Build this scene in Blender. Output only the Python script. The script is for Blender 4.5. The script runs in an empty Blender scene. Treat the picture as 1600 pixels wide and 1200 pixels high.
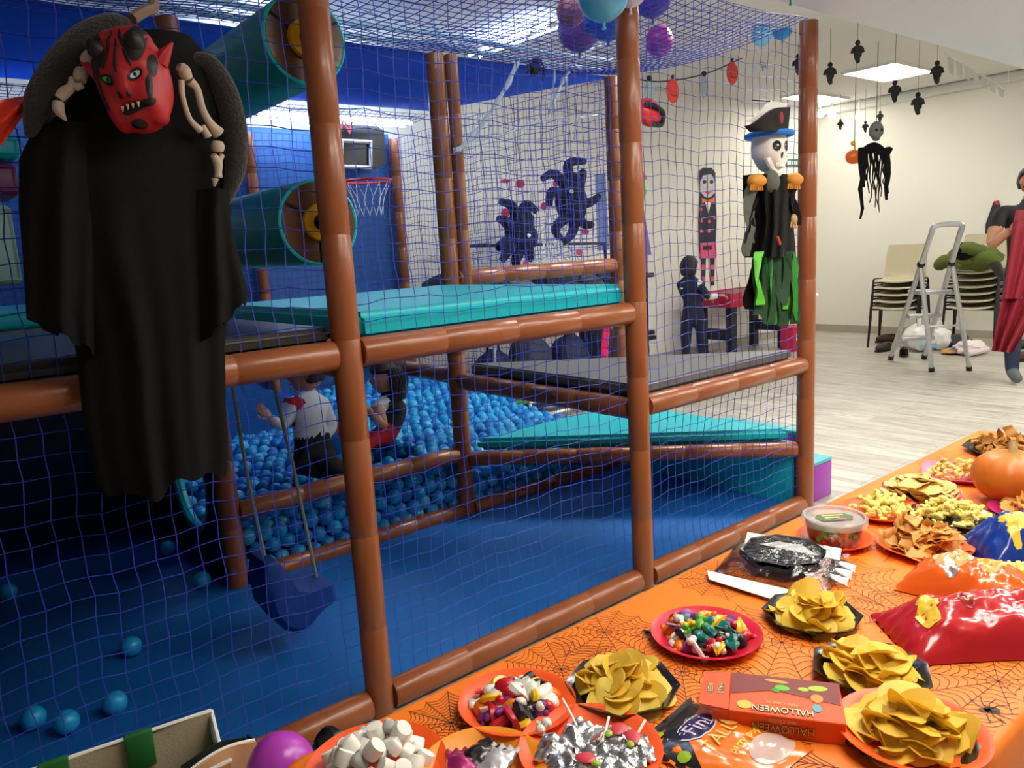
import bpy, bmesh, math, random
from math import sin, cos, pi, sqrt, atan2
from mathutils import Vector as V, Matrix, Quaternion, noise
R = random.Random(11)
sc = bpy.context.scene
C = sc.collection
# ------------------------------------------------------------------ camera
F_PX = 1200.0
CAM_H = 1.312
NX, NY = 400.0, 6825.0                       # vertical vanishing point from the image centre
PITCH = math.atan(F_PX / math.hypot(NX, NY)); ROLL = atan2(NX, NY); AZ = math.radians(51.2)
FH = V((cos(AZ), sin(AZ), 0)); RH = V((sin(AZ), -cos(AZ), 0)); ZU = V((0, 0, 1))
FW = FH * cos(PITCH) - ZU * sin(PITCH)
UPV = FH * sin(PITCH) + ZU * cos(PITCH)
EX = RH * cos(ROLL) - UPV * sin(ROLL)
EY = -(UPV * cos(ROLL)) - RH * sin(ROLL)
CAM = V((0, 0, CAM_H))
cd = bpy.data.cameras.new('camera'); cam = bpy.data.objects.new('camera', cd); C.objects.link(cam)
m3 = Matrix((EX, -EY, -FW)).transposed()
cam.matrix_world = Matrix.Translation(CAM) @ m3.to_4x4()
cd.sensor_width = 36.0; cd.lens = 36.0 * F_PX / 1600.0; cd.clip_start = 0.02; cd.clip_end = 100
sc.camera = cam
# ------------------------------------------------------------------ world, exposure
w = bpy.data.worlds.new('world'); sc.world = w; w.use_nodes = True
bg = w.node_tree.nodes['Background']; bg.inputs[0].default_value = (0.92, 0.95, 1.0, 1); bg.inputs[1].default_value = 0.10
sc.view_settings.view_transform = 'Standard'; sc.view_settings.look = 'None'
sc.view_settings.gamma = 1.0; sc.view_settings.use_curve_mapping = False
sc.view_settings.exposure = 0.68
PANEL_E = 10.5        # emission of the ceiling panels
SOFFIT_E = 9.5        # emission of the two panels in the lowered ceiling over the buffet
TUBE_E = 14.0         # emission of the strip lights above the play frame

def ray(x, y): return FW + EX * ((x - 800) / F_PX) + EY * ((y - 600) / F_PX)
def G(x, y, z=0.0):
    d = ray(x, y); return CAM + d * ((z - CAM_H) / d.z)
def AY(x, y, Y):
    d = ray(x, y); return CAM + d * (Y / d.y)
def AX(x, y, X):
    d = ray(x, y); return CAM + d * (X / d.x)
def lin(c):
    c /= 255.0
    return c / 12.92 if c <= 0.04045 else ((c + 0.055) / 1.055) ** 2.4
def rgb(r, g, b): return (lin(r), lin(g), lin(b), 1)

# ------------------------------------------------------------------ materials
MATS = {}
def mat(name, c, rough=0.5, metal=0.0, var=0.12, scale=12.0, bump=0.0, bscale=None, coat=0.0, trans=0.0, alpha=1.0, emit=0.0, sheen=0.0, sss=0.0, spec=0.5):
    if name in MATS: return MATS[name]
    m = bpy.data.materials.new(name); m.use_nodes = True
    nt = m.node_tree; b = nt.nodes['Principled BSDF']
    col = rgb(*c)
    b.inputs['Roughness'].default_value = rough; b.inputs['Metallic'].default_value = metal
    b.inputs['Coat Weight'].default_value = coat; b.inputs['Coat Roughness'].default_value = 0.12
    b.inputs['Transmission Weight'].default_value = trans; b.inputs['Alpha'].default_value = alpha
    b.inputs['Sheen Weight'].default_value = sheen; b.inputs['Subsurface Weight'].default_value = sss
    b.inputs['Specular IOR Level'].default_value = spec
    b.inputs['Subsurface Radius'].default_value = (0.02, 0.01, 0.005)
    tc = nt.nodes.new('ShaderNodeTexCoord')
    n = nt.nodes.new('ShaderNodeTexNoise'); n.inputs['Scale'].default_value = scale; n.inputs['Detail'].default_value = 4
    nt.links.new(tc.outputs['Object'], n.inputs['Vector'])
    mx = nt.nodes.new('ShaderNodeMix'); mx.data_type = 'RGBA'
    mx.inputs[6].default_value = tuple(v * (1 - var) for v in col[:3]) + (1,)
    mx.inputs[7].default_value = tuple(min(1, v * (1 + var)) for v in col[:3]) + (1,)
    nt.links.new(n.outputs['Fac'], mx.inputs[0]); nt.links.new(mx.outputs[2], b.inputs['Base Color'])
    if bump:
        n2 = nt.nodes.new('ShaderNodeTexNoise'); n2.inputs['Scale'].default_value = bscale or scale * 4; n2.inputs['Detail'].default_value = 3
        nt.links.new(tc.outputs['Object'], n2.inputs['Vector'])
        bp = nt.nodes.new('ShaderNodeBump'); bp.inputs['Strength'].default_value = bump; bp.inputs['Distance'].default_value = 0.01
        nt.links.new(n2.outputs['Fac'], bp.inputs['Height']); nt.links.new(bp.outputs['Normal'], b.inputs['Normal'])
    if emit:
        b.inputs['Emission Color'].default_value = col; b.inputs['Emission Strength'].default_value = emit
    MATS[name] = m
    return m

def translu(m, c, fac):                               # thin things that let some light through
    nt = m.node_tree; b_ = nt.nodes['Principled BSDF']; tr = nt.nodes.new('ShaderNodeBsdfTranslucent'); tr.inputs[0].default_value = rgb(*c); mx = nt.nodes.new('ShaderNodeMixShader'); mx.inputs[0].default_value = fac
    nt.links.new(b_.outputs[0], mx.inputs[1]); nt.links.new(tr.outputs[0], mx.inputs[2]); nt.links.new(mx.outputs[0], nt.nodes['Material Output'].inputs[0]); return m
def floor_mat():
    m = bpy.data.materials.new('laminate'); m.use_nodes = True; nt = m.node_tree; b = nt.nodes['Principled BSDF']
    tc = nt.nodes.new('ShaderNodeTexCoord'); mp = nt.nodes.new('ShaderNodeMapping'); mp.inputs['Rotation'].default_value = (0, 0, pi / 2)
    nt.links.new(tc.outputs['Object'], mp.inputs[0])
    br = nt.nodes.new('ShaderNodeTexBrick'); br.inputs['Scale'].default_value = 1.0
    br.inputs['Brick Width'].default_value = 1.25; br.inputs['Row Height'].default_value = 0.19; br.inputs['Mortar Size'].default_value = 0.0025
    br.inputs['Color1'].default_value = rgb(184, 179, 168); br.inputs['Color2'].default_value = rgb(200, 196, 186); br.inputs['Mortar'].default_value = rgb(150, 144, 134)
    nt.links.new(mp.outputs[0], br.inputs['Vector'])
    mp2 = nt.nodes.new('ShaderNodeMapping'); mp2.inputs['Scale'].default_value = (22, 2.2, 1); nt.links.new(tc.outputs['Object'], mp2.inputs[0])
    n = nt.nodes.new('ShaderNodeTexNoise'); n.inputs['Scale'].default_value = 1.0; n.inputs['Detail'].default_value = 5; n.inputs['Roughness'].default_value = 0.65
    nt.links.new(mp2.outputs[0], n.inputs['Vector'])
    cr = nt.nodes.new('ShaderNodeValToRGB'); e = cr.color_ramp.elements
    e[0].position = 0.32; e[0].color = rgb(158, 150, 140); e[1].position = 0.56; e[1].color = (1, 1, 1, 1)
    nt.links.new(n.outputs['Fac'], cr.inputs[0])
    mx = nt.nodes.new('ShaderNodeMix'); mx.data_type = 'RGBA'; mx.blend_type = 'MULTIPLY'; mx.inputs[0].default_value = 0.75
    nt.links.new(br.outputs['Color'], mx.inputs[6]); nt.links.new(cr.outputs[0], mx.inputs[7]); nt.links.new(mx.outputs[2], b.inputs['Base Color'])
    b.inputs['Roughness'].default_value = 0.32
    return m

def film_mat(name, c, base=0.04, rough=0.06):          # thin clear plastic: see-through, glossy at grazing angles
    if name in MATS: return MATS[name]
    m = bpy.data.materials.new(name); m.use_nodes = True; nt = m.node_tree; nt.nodes.remove(nt.nodes['Principled BSDF'])
    tr = nt.nodes.new('ShaderNodeBsdfTransparent'); tr.inputs[0].default_value = rgb(*c); gl = nt.nodes.new('ShaderNodeBsdfGlossy'); gl.inputs['Roughness'].default_value = rough
    fr = nt.nodes.new('ShaderNodeFresnel'); fr.inputs[0].default_value = 1.5; ad = nt.nodes.new('ShaderNodeMath'); ad.inputs[1].default_value = base; nt.links.new(fr.outputs[0], ad.inputs[0])
    mx = nt.nodes.new('ShaderNodeMixShader'); nt.links.new(ad.outputs[0], mx.inputs[0]); nt.links.new(tr.outputs[0], mx.inputs[1]); nt.links.new(gl.outputs[0], mx.inputs[2]); nt.links.new(mx.outputs[0], nt.nodes['Material Output'].inputs[0])
    n = nt.nodes.new('ShaderNodeTexNoise'); n.inputs['Scale'].default_value = 30; bp = nt.nodes.new('ShaderNodeBump'); bp.inputs['Strength'].default_value = 0.25; bp.inputs['Distance'].default_value = 0.004
    nt.links.new(n.outputs['Fac'], bp.inputs['Height']); nt.links.new(bp.outputs['Normal'], gl.inputs['Normal']); MATS[name] = m
    return m
# ------------------------------------------------------------------ mesh builder
class MB:
    def __init__(s): s.v = []; s.f = []; s.mi = []; s.cur = 0
    def add(s, vs, fs):
        o = len(s.v); s.v += [V(p) for p in vs]; s.f += [tuple(i + o for i in f) for f in fs]; s.mi += [s.cur] * len(fs); return s
    def box(s, c, d, M=None):
        x, y, z = d[0] / 2, d[1] / 2, d[2] / 2; c = V(c)
        vs = [V((a, b, e)) for a in (-x, x) for b in (-y, y) for e in (-z, z)]
        vs = [c + (M @ p if M else p) for p in vs]
        return s.add(vs, [(0, 1, 3, 2), (4, 6, 7, 5), (0, 4, 5, 1), (2, 3, 7, 6), (0, 2, 6, 4), (1, 5, 7, 3)])
    def rbox(s, c, d, bev=0.01, seg=2, M=None):
        bm = bmesh.new(); bmesh.ops.create_cube(bm, size=1.0)
        for v in bm.verts: v.co = V((v.co.x * d[0], v.co.y * d[1], v.co.z * d[2]))
        bmesh.ops.bevel(bm, geom=bm.edges[:], offset=bev, segments=seg, affect='EDGES', profile=0.5)
        c = V(c); bm.verts.index_update()
        s.add([c + (M @ v.co if M else v.co) for v in bm.verts], [tuple(v.index for v in f.verts) for f in bm.faces]); bm.free(); return s
    def prism(s, poly, a, b):                       # poly: list of 3-D points, swept from offset a to offset b (vectors)
        n = len(poly); a = V(a); b = V(b)
        vs = [V(p) + a for p in poly] + [V(p) + b for p in poly]
        fs = [tuple(range(n))[::-1], tuple(range(n, 2 * n))] + [(i, (i + 1) % n, n + (i + 1) % n, n + i) for i in range(n)]
        return s.add(vs, fs)
    def tube(s, pts, r, n=8, cap=True, closed=False):
        pts = [V(p) for p in pts]; k = len(pts)
        rs = r if isinstance(r, (list, tuple)) else [r] * k
        vs = []; fs = []; prev = None
        for i, p in enumerate(pts):
            t = (pts[(i + 1) % k] - pts[i - 1]) if closed else (pts[min(i + 1, k - 1)] - pts[max(i - 1, 0)])
            if t.length < 1e-9: t = V((0, 0, 1))
            t.normalize()
            if prev is None:
                a = V((0, 0, 1)) if abs(t.z) < 0.9 else V((1, 0, 0)); u = t.cross(a).normalized()
            else:
                u = (prev - t * prev.dot(t))
                u = u.normalized() if u.length > 1e-6 else t.orthogonal().normalized()
            prev = u; w_ = t.cross(u)
            vs += [p + (u * cos(2 * pi * j / n) + w_ * sin(2 * pi * j / n)) * rs[i] for j in range(n)]
        for i in range(k if closed else k - 1):
            q = (i + 1) % k
            fs += [(i * n + j, i * n + (j + 1) % n, q * n + (j + 1) % n, q * n + j) for j in range(n)]
        if cap and not closed: fs += [tuple(range(n))[::-1], tuple((k - 1) * n + j for j in range(n))]
        return s.add(vs, fs)
    def lathe(s, prof, n=24, c=(0, 0, 0), M=None, sx=1, sy=1, a0=0.0, cap=True):
        c = V(c); vs = []; k = len(prof)
        for r, z in prof:
            for j in range(n):
                a = a0 + 2 * pi * j / n; p = V((r * cos(a) * sx, r * sin(a) * sy, z)); vs.append(c + (M @ p if M else p))
        fs = [(i * n + j, i * n + (j + 1) % n, (i + 1) * n + (j + 1) % n, (i + 1) * n + j) for i in range(k - 1) for j in range(n)]
        if cap: fs += [tuple(range(n))[::-1], tuple((k - 1) * n + j for j in range(n))]
        return s.add(vs, fs)
    def ball(s, c, r, nu=12, nv=8, M=None, fn=None):
        r = r if isinstance(r, (list, tuple)) else (r, r, r); c = V(c); vs = []
        def tr(d):
            k = fn(d) if fn else 1.0
            p = V((d.x * r[0], d.y * r[1], d.z * r[2])) * k; return c + (M @ p if M else p)
        vs.append(tr(V((0, 0, -1))))
        for i in range(1, nv):
            t = pi * i / nv
            for j in range(nu): a = 2 * pi * j / nu; vs.append(tr(V((sin(t) * cos(a), sin(t) * sin(a), -cos(t)))))
        vs.append(tr(V((0, 0, 1)))); fs = [(0, 1 + (j + 1) % nu, 1 + j) for j in range(nu)]
        for i in range(nv - 2):
            o = 1 + i * nu; fs += [(o + j, o + (j + 1) % nu, o + nu + (j + 1) % nu, o + nu + j) for j in range(nu)]
        o = 1 + (nv - 2) * nu; e = len(vs) - 1; fs += [(o + j, o + (j + 1) % nu, e) for j in range(nu)]
        return s.add(vs, fs)
    def grid(s, fn, nu, nv, wrap=False):
        vs = [fn(i / (nu if wrap else nu - 1 if nu > 1 else 1), j / (nv - 1)) for j in range(nv) for i in range(nu)]
        fs = [(j * nu + i, j * nu + (i + 1) % nu, (j + 1) * nu + (i + 1) % nu, (j + 1) * nu + i) for j in range(nv - 1) for i in range(nu if wrap else nu - 1)]
        return s.add(vs, fs)
    def slab(s, fn, nu, nv, th):                    # grid sheet with thickness vector fn(u,v)->point ; th: vector or function
        tf = th if callable(th) else (lambda u, v: V(th))
        P = lambda u, v: V(fn(u, v))
        vs = [P(i / (nu - 1), j / (nv - 1)) for j in range(nv) for i in range(nu)]
        vs += [P(i / (nu - 1), j / (nv - 1)) + tf(i / (nu - 1), j / (nv - 1)) for j in range(nv) for i in range(nu)]
        N = nu * nv; fs = []
        for j in range(nv - 1):
            for i in range(nu - 1):
                a, b, c, d = j * nu + i, j * nu + i + 1, (j + 1) * nu + i + 1, (j + 1) * nu + i
                fs += [(a, b, c, d), (N + d, N + c, N + b, N + a)]
        for i in range(nu - 1): fs += [(i + 1, i, N + i, N + i + 1), ((nv - 1) * nu + i, (nv - 1) * nu + i + 1, N + (nv - 1) * nu + i + 1, N + (nv - 1) * nu + i)]
        for j in range(nv - 1): fs += [(j * nu, (j + 1) * nu, N + (j + 1) * nu, N + j * nu), ((j + 1) * nu + nu - 1, j * nu + nu - 1, N + j * nu + nu - 1, N + (j + 1) * nu + nu - 1)]
        return s.add(vs, fs)
    def mesh(s, name, mats, smooth=True, ang=40, fix=True):
        me = bpy.data.meshes.new(name); me.from_pydata([tuple(p) for p in s.v], [], s.f)
        for m in (mats if isinstance(mats, (list, tuple)) else [mats]): me.materials.append(m)
        if any(s.mi): me.polygons.foreach_set('material_index', s.mi)
        if fix:
            bm = bmesh.new(); bm.from_mesh(me); bmesh.ops.recalc_face_normals(bm, faces=bm.faces[:]); bm.to_mesh(me); bm.free()
        if smooth:
            me.polygons.foreach_set('use_smooth', [True] * len(me.polygons)); me.set_sharp_from_angle(angle=math.radians(ang))
        return me

def mw(o): return Matrix.LocRotScale(o.location, o.rotation_euler, o.scale)
def put(name, me, parent=None, world=True, loc=None, rot=None):
    o = bpy.data.objects.new(name, me); C.objects.link(o)
    if loc is not None: o.location = loc
    if rot is not None: o.rotation_euler = rot
    if parent:
        o.parent = parent
        if world:
            chain = mw(parent)
            if parent.parent: chain = mw(parent.parent) @ parent.matrix_parent_inverse @ chain
            o.matrix_parent_inverse = chain.inverted()
    return o
def obj(name, mb, m, parent=None, world=True, smooth=True, ang=40, fix=True, loc=None, rot=None):
    return put(name, mb.mesh(name, m, smooth, ang, fix), parent, world, loc, rot)
def tag(o, label, cat, group=None, kind=None):
    o['label'] = label; o['category'] = cat
    if group: o['group'] = group
    if kind: o['kind'] = kind
    return o
def thing(name, label, cat, loc=(0, 0, 0), rotz=0.0, group=None):
    o = bpy.data.objects.new(name, None); C.objects.link(o); o.location = loc; o.rotation_euler = (0, 0, rotz); o.empty_display_size = 0.05
    return tag(o, label, cat, group)
def struct(name, mb, m, parent=None, smooth=False):
    o = obj(name, mb, m, parent, smooth=smooth)
    if not parent: o['kind'] = 'structure'
    return o
def dup(root, loc, rotz=None, label=None, group=None):
    r = root.copy(); C.objects.link(r); r.location = loc
    if rotz is not None: r.rotation_euler = (0, 0, rotz)
    if label: r['label'] = label
    if group: r['group'] = group
    for ch in root.children:
        c = ch.copy(); C.objects.link(c); c.parent = r
        for g in ch.children:
            d = g.copy(); C.objects.link(d); d.parent = c
    return r
def text_geo(s, size=1.0):
    cu = bpy.data.curves.new('t', 'FONT'); cu.body = s; cu.size = size; cu.align_x = 'CENTER'; cu.align_y = 'CENTER'; cu.resolution_u = 3
    o = bpy.data.objects.new('t', cu); C.objects.link(o)
    dg = bpy.context.evaluated_depsgraph_get(); me = bpy.data.meshes.new_from_object(o.evaluated_get(dg))
    vs = [v.co.copy() for v in me.vertices]; fs = [tuple(p.vertices) for p in me.polygons]
    bpy.data.objects.remove(o); bpy.data.curves.remove(cu); bpy.data.meshes.remove(me)
    return vs, fs
def text_on(name, s, size, c, xd, yd, m, parent, lift=0.0008, bold=0.0, sx=1.0, th=0.0006):
    vs, fs = text_geo(s, size); xd = V(xd).normalized(); yd = V(yd).normalized(); n = xd.cross(yd); c = V(c)
    P = [c + xd * (p.x * sx) + yd * p.y + n * lift for p in vs]
    b = MB(); b.add(P, fs)
    return obj(name, b, m, parent, smooth=False, fix=False)
def sm(a, b, x):
    t = max(0.0, min(1.0, (x - a) / (b - a))); return t * t * (3 - 2 * t)
def interp(tab, t):                                   # piecewise-linear table [(t, v...)]
    if t <= tab[0][0]: return tab[0][1:]
    for a, b in zip(tab, tab[1:]):
        if t <= b[0]:
            k = (t - a[0]) / (b[0] - a[0]); return tuple(x + (y - x) * k for x, y in zip(a[1:], b[1:]))
    return tab[-1][1:]
def spline(pts, n=6):
    pts = [V(p) for p in pts]; out = []
    for i in range(len(pts) - 1):
        p0, p1, p2, p3 = pts[max(i - 1, 0)], pts[i], pts[i + 1], pts[min(i + 2, len(pts) - 1)]
        for k in range(n):
            t = k / n; out.append(0.5 * ((2 * p1) + (p2 - p0) * t + (2 * p0 - 5 * p1 + 4 * p2 - p3) * t * t + (3 * p1 - p0 - 3 * p2 + p3) * t ** 3))
    return out + [pts[-1]]
# ------------------------------------------------------------------ palette
BROWN = mat('brown_foam_vinyl', (152, 86, 46), 0.34, var=0.10, scale=6, bump=0.25, bscale=18, coat=0.15)
TEAL = mat('teal_vinyl', (10, 190, 202), 0.40, var=0.05, scale=4, bump=0.05, bscale=12)
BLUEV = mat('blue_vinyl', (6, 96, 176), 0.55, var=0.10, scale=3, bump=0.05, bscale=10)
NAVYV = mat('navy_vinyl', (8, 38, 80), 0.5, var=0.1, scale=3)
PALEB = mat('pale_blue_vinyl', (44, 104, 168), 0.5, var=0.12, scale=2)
GREYV = mat('grey_vinyl', (112, 112, 112), 0.35, var=0.08, scale=5)
DARKV = mat('dark_vinyl', (52, 47, 43), 0.35, var=0.08, scale=5)
NETB = mat('blue_net_cord', (34, 56, 174), 0.6, var=0.08, scale=20)
PURPLE = mat('purple_vinyl', (160, 60, 178), 0.4, var=0.05)
WALLW = mat('white_wall_paint', (236, 233, 222), 0.75, var=0.025, scale=2, bump=0.03, bscale=160)
CEILW = mat('ceiling_paint', (214, 214, 208), 0.8, var=0.025, scale=2)
SOFW = mat('soffit_paint', (212, 220, 228), 0.6, var=0.02, scale=2)
BLACK = mat('black_cloth', (12, 11, 11), 0.85, var=0.25, scale=9, bump=0.15, bscale=220, spec=0.2)
BLACKP = mat('black_plastic', (18, 18, 19), 0.28, var=0.1)
BLACKM = mat('black_metal', (24, 24, 26), 0.4, metal=0.2, var=0.1)
ALU = mat('aluminium', (196, 198, 200), 0.35, metal=0.75, var=0.06, scale=30)
WHITEP = mat('white_paper', (238, 236, 230), 0.7, var=0.03)
SKIN = mat('skin', (206, 150, 120), 0.5, var=0.06, sss=0.1)
HAIRD = mat('dark_hair', (34, 24, 20), 0.55, var=0.3, scale=60, bump=0.4, bscale=140)
# ------------------------------------------------------------------ the room
YB, XR, ZC = 5.50, 9.65, 2.85
struct('floor', MB().box((3.0, 1.2, -0.05), (14.6, 9.2, 0.1)), floor_mat())
struct('ceiling', MB().box((3.0, 1.2, ZC + 0.05), (14.6, 9.2, 0.1)), CEILW)
wb = struct('wall_back', MB().box((3.0, YB + 0.05, ZC / 2), (14.6, 0.1, ZC)), WALLW)
struct('wall_right', MB().box((XR + 0.05, 1.2, ZC / 2), (0.1, 9.2, ZC)), WALLW)
struct('wall_left', MB().box((-2.35, 1.2, ZC / 2), (0.1, 9.2, ZC)), WALLW)
SKIRT = mat('grey_skirting', (176, 168, 152), 0.5, var=0.06)
struct('baseboard_right', MB().rbox((XR - 0.008, 1.2, 0.045), (0.016, 8.6, 0.09), 0.004), SKIRT)
struct('baseboard_back', MB().rbox((6.5, YB - 0.008, 0.045), (6.2, 0.016, 0.09), 0.004), SKIRT)
# lowered white ceiling over the buffet
struct('trim_1', MB().rbox((4.2, -0.65, (ZC + 2.215) / 2), (10.9, 4.96, ZC - 2.215), 0.02), SOFW)
# shallow cornice on the far wall ceiling line
struct('trim_2', MB().rbox((XR - 0.06, 1.2, ZC - 0.05), (0.12, 8.6, 0.1), 0.03), CEILW)

def panel_light(loc, size, label, e=PANEL_E, warm=(255, 250, 238)):
    t = thing('ceiling_light_panel', label, 'ceiling light', loc, 0, 'flat ceiling light panels')
    b = MB(); x, y = size[0] / 2, size[1] / 2
    for sx in (-1, 1): b.box((sx * (x + 0.01), 0, -0.012), (0.02, 2 * y + 0.04, 0.024))
    for sy in (-1, 1): b.box((0, sy * (y + 0.01), -0.012), (2 * x, 0.02, 0.024))
    obj('frame', b, WHITEP, t, world=False, smooth=False)
    d = MB().rbox((0, 0, -0.012), (2 * x, 2 * y, 0.016), 0.004)
    obj('diffuser', d, mat('light_diffuser_%g' % e, warm, 0.6, var=0.0, emit=e), t, world=False)
    return t
panel_light((8.15, 3.82, ZC), (0.85, 0.5), 'bright square light panel on the far ceiling above the stepladder')
panel_light((8.75, 4.95, ZC), (0.9, 0.3), 'long light panel in the far ceiling corner behind the brown post')
panel_light((5.2, 0.75, 2.213), (1.2, 0.6), 'unseen light panel added in the low white ceiling right of the buffet')  # added outside the view to bring in light from the right
panel_light((6.7, 0.75, 2.213), (1.2, 0.6), 'unseen light panel added in the low white ceiling farther right of the buffet')  # another out-of-view panel added for light from the right
panel_light((4.25, 2.4, ZC), (1.2, 0.5), 'light panel just outside the low white ceiling beyond the end post', 22.0)
panel_light((3.3, -0.6, 2.213), (1.2, 0.5), 'unseen light panel added in the low white ceiling behind the buffet', 9.0)  # added behind the camera to light the pit front and mat
panel_light((1.25, 0.35, 2.213), (0.9, 0.45), 'unseen light panel added in the low white ceiling above the near end of the buffet', 10.0)  # added out of view to brighten the crisps at the near end
panel_light((8.2, 1.2, 2.213), (1.2, 0.6), 'light panel above the man with the red cloth')
panel_light((2.15, 0.70, 2.213), (0.9, 0.45), 'light panel in the low white ceiling above the middle of the buffet', SOFFIT_E)
panel_light((3.25, 0.50, 2.213), (0.9, 0.45), 'light panel in the low white ceiling above the far end of the buffet', SOFFIT_E)
def strip_light(a, b_, label, e=TUBE_E):
    a, b_ = V(a), V(b_); mid = (a + b_) / 2; L = (b_ - a).length; rz = atan2((b_ - a).y, (b_ - a).x)
    t = thing('strip_light', label, 'ceiling light', mid, rz, 'strip lights above the play frame')
    obj('housing', MB().rbox((0, 0, 0.0), (L, 0.07, 0.03), 0.008), WHITEP, t, world=False)
    for s_ in (-1, 1): obj('hanger', MB().tube([(s_ * L * .4, 0, 0.01), (s_ * L * .4, 0, ZC - a.z)], 0.005, 6), WHITEP, t, world=False)
    for s_ in (-1, 1): obj('tube', MB().tube([(-L / 2 + 0.02, s_ * 0.05, -0.012), (L / 2 - 0.02, s_ * 0.05, -0.012)], 0.014, 8), mat('tube_glow_%g' % e, (206, 228, 255), 0.5, var=0, emit=e), t, world=False)
    return t
p = G(425, 8, 2.80); q = G(325, 70, 2.80)
strip_light((p.x, p.y, 2.70), (q.x, q.y + 0.3, 2.70), 'fluorescent strip light running away above the devil costume')
strip_light((-0.4, 4.6, 2.70), (0.8, 4.6, 2.70), 'fluorescent strip light at the far left above the play frame')
strip_light((1.5, 2.3, 2.70), (2.7, 2.3, 2.70), 'added strip light above the roof net near the blue balloon')  # added to brighten the ceiling seen through the roof net
p = AY(395, 176, 5.2); q = AY(640, 184, 5.2)
strip_light((p.x, 5.2, p.z), (q.x, 5.2, p.z), 'fluorescent strip light along the back of the ball pit', 17.0)
strip_light((3.75, 4.0, 2.78), (3.75, 4.9, 2.78), 'fluorescent strip light beside the frame above the coats')

# ------------------------------------------------------------------ soft play frame
S = 1.156
PX = {i: 0.945 + S * i for i in (-1, 0, 1, 2)}
PY = {j: 1.876 + S * j for j in range(4)}
frame = thing('soft_play_frame', 'brown padded pole climbing frame wrapped in blue netting', 'play frame', (PX[1], PY[0], 0))
RP = 0.04
def foam(pts_a, pts_b, name, r=RP, step=0.29):
    a, b = V(pts_a), V(pts_b); L = (b - a).length; d = (b - a) / L
    n = max(1, round(L / step)); P = []; rr = []
    for k in range(n):
        t0, t1 = L * k / n, L * (k + 1) / n
        for t, k_ in ((t0 + 0.001, 0.95), (t0 + 0.005, 1.0), ((t0 + t1) / 2, 1.01), (t1 - 0.005, 1.0), (t1 - 0.001, 0.95)):
            P.append(a + d * t); rr.append(r * k_)
    o = obj(name, MB().tube(P, rr, 14), BROWN, frame, ang=60)
    return o
for i in (-1, 0, 1, 2):
    for j in range(4):
        if (i, j) == (2, 2): continue
        foam((PX[i], PY[j], 0), (PX[i], PY[j], 2.2), 'post', RP if j == 0 else 0.042)
foam((PX[1] + 0.075, PY[1] - 0.02, 1.15), (PX[1] + 0.075, PY[1] - 0.02, 2.2), 'post', 0.03)
def rail(a, b, r=RP):
    a, b = V(a), V(b); d = (b - a).normalized(); return foam(a + d * 0.038, b - d * 0.038, 'rail', r, 0.26)
for i in (-1, 0, 1):
    rail((PX[i], PY[0], 0.042), (PX[i + 1], PY[0], 0.042), 0.042)
    z = 1.06 if i < 1 else 0.71
    rail((PX[i], PY[0], z), (PX[i + 1], PY[0], z))
    if i >= 0: rail((PX[i], PY[1], 0.045), (PX[i + 1], PY[1], 0.045))
    rail((PX[i], PY[3], 0.72), (PX[i + 1], PY[3], 0.72))
rail((PX[0], PY[1], 0.335), (PX[1], PY[1], 0.335))
rail((PX[-1], PY[1], 1.03), (PX[0], PY[1], 1.03)); rail((PX[0], PY[1], 1.03), (PX[1], PY[1], 1.03))
rail((PX[1], PY[1], 1.19), (PX[2], PY[1], 1.19))
rail((PX[1], PY[1], 0.305), (PX[2], PY[0], 0.305), 0.036)
rail((PX[1], PY[0], 0.70), (PX[1], PY[1], 0.70))
rail((PX[0], PY[0], 1.03), (PX[0], PY[1], 1.03)); rail((PX[0], PY[1], 0.72), (PX[0], PY[2], 0.72))
rail((PX[1], PY[1], 0.72), (PX[1], PY[2], 0.72)); rail((PX[2], PY[1], 0.06), (PX[2], PY[3], 0.06))
# the mat on the floor
obj('floor_mat', MB().rbox((1.52, 3.64, 0.015), (3.46, 3.42, 0.03), 0.008), BLUEV, frame)
# teal upper deck, black triangular step, teal triangular step
def pad(poly, z0, z1, m, name, bev=0.018):
    b = bmesh.new(); lo = [b.verts.new((x, y, z0)) for x, y in poly]; hi = [b.verts.new((x, y, z1)) for x, y in poly]; n = len(poly)
    b.faces.new(lo[::-1]); b.faces.new(hi)
    for k in range(n): b.faces.new((lo[k], lo[(k + 1) % n], hi[(k + 1) % n], hi[k]))
    bmesh.ops.bevel(b, geom=b.edges[:], offset=bev, segments=3, affect='EDGES'); b.verts.index_update()
    mb = MB(); mb.add([v.co.copy() for v in b.verts], [tuple(v.index for v in f.verts) for f in b.faces]); b.free()
    return obj(name, mb, m, frame, ang=50)
x0, x1, x2 = PX[0], PX[1], PX[2]; y0, y1 = PY[0], PY[1]
pad([(x0 + 0.06, y0 + 0.03), (x1 - 0.02, y0 + 0.03), (x1 - 0.02, y1 - 0.0), (x0 + 0.06, y1 - 0.0)], 1.085, 1.165, TEAL, 'deck_pad')
for k in range(2): pad([(PX[-1] + 0.03, y0 + 0.02 + k * S), (x0 - 0.02, y0 + 0.02 + k * S), (x0 - 0.02, y1 - 0.03 + k * S), (PX[-1] + 0.03, y1 - 0.03 + k * S)], 1.085, 1.135, GREYV if k else DARKV, 'deck_pad')  # the rear pad is added to keep the bay beneath it dark
pad([(x1 + 0.03, y0 + 0.03), (x2 - 0.07, y0 + 0.03), (x1 + 0.03, y1 - 0.07)], 0.745, 0.785, GREYV, 'step_pad', 0.008)
pad([(x1 + 0.03, y0 + 0.03), (x2 - 0.08, y0 + 0.03), (x1 + 0.03, y1 - 0.08)], 0.66, 0.743, DARKV, 'step_board', 0.008)
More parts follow.
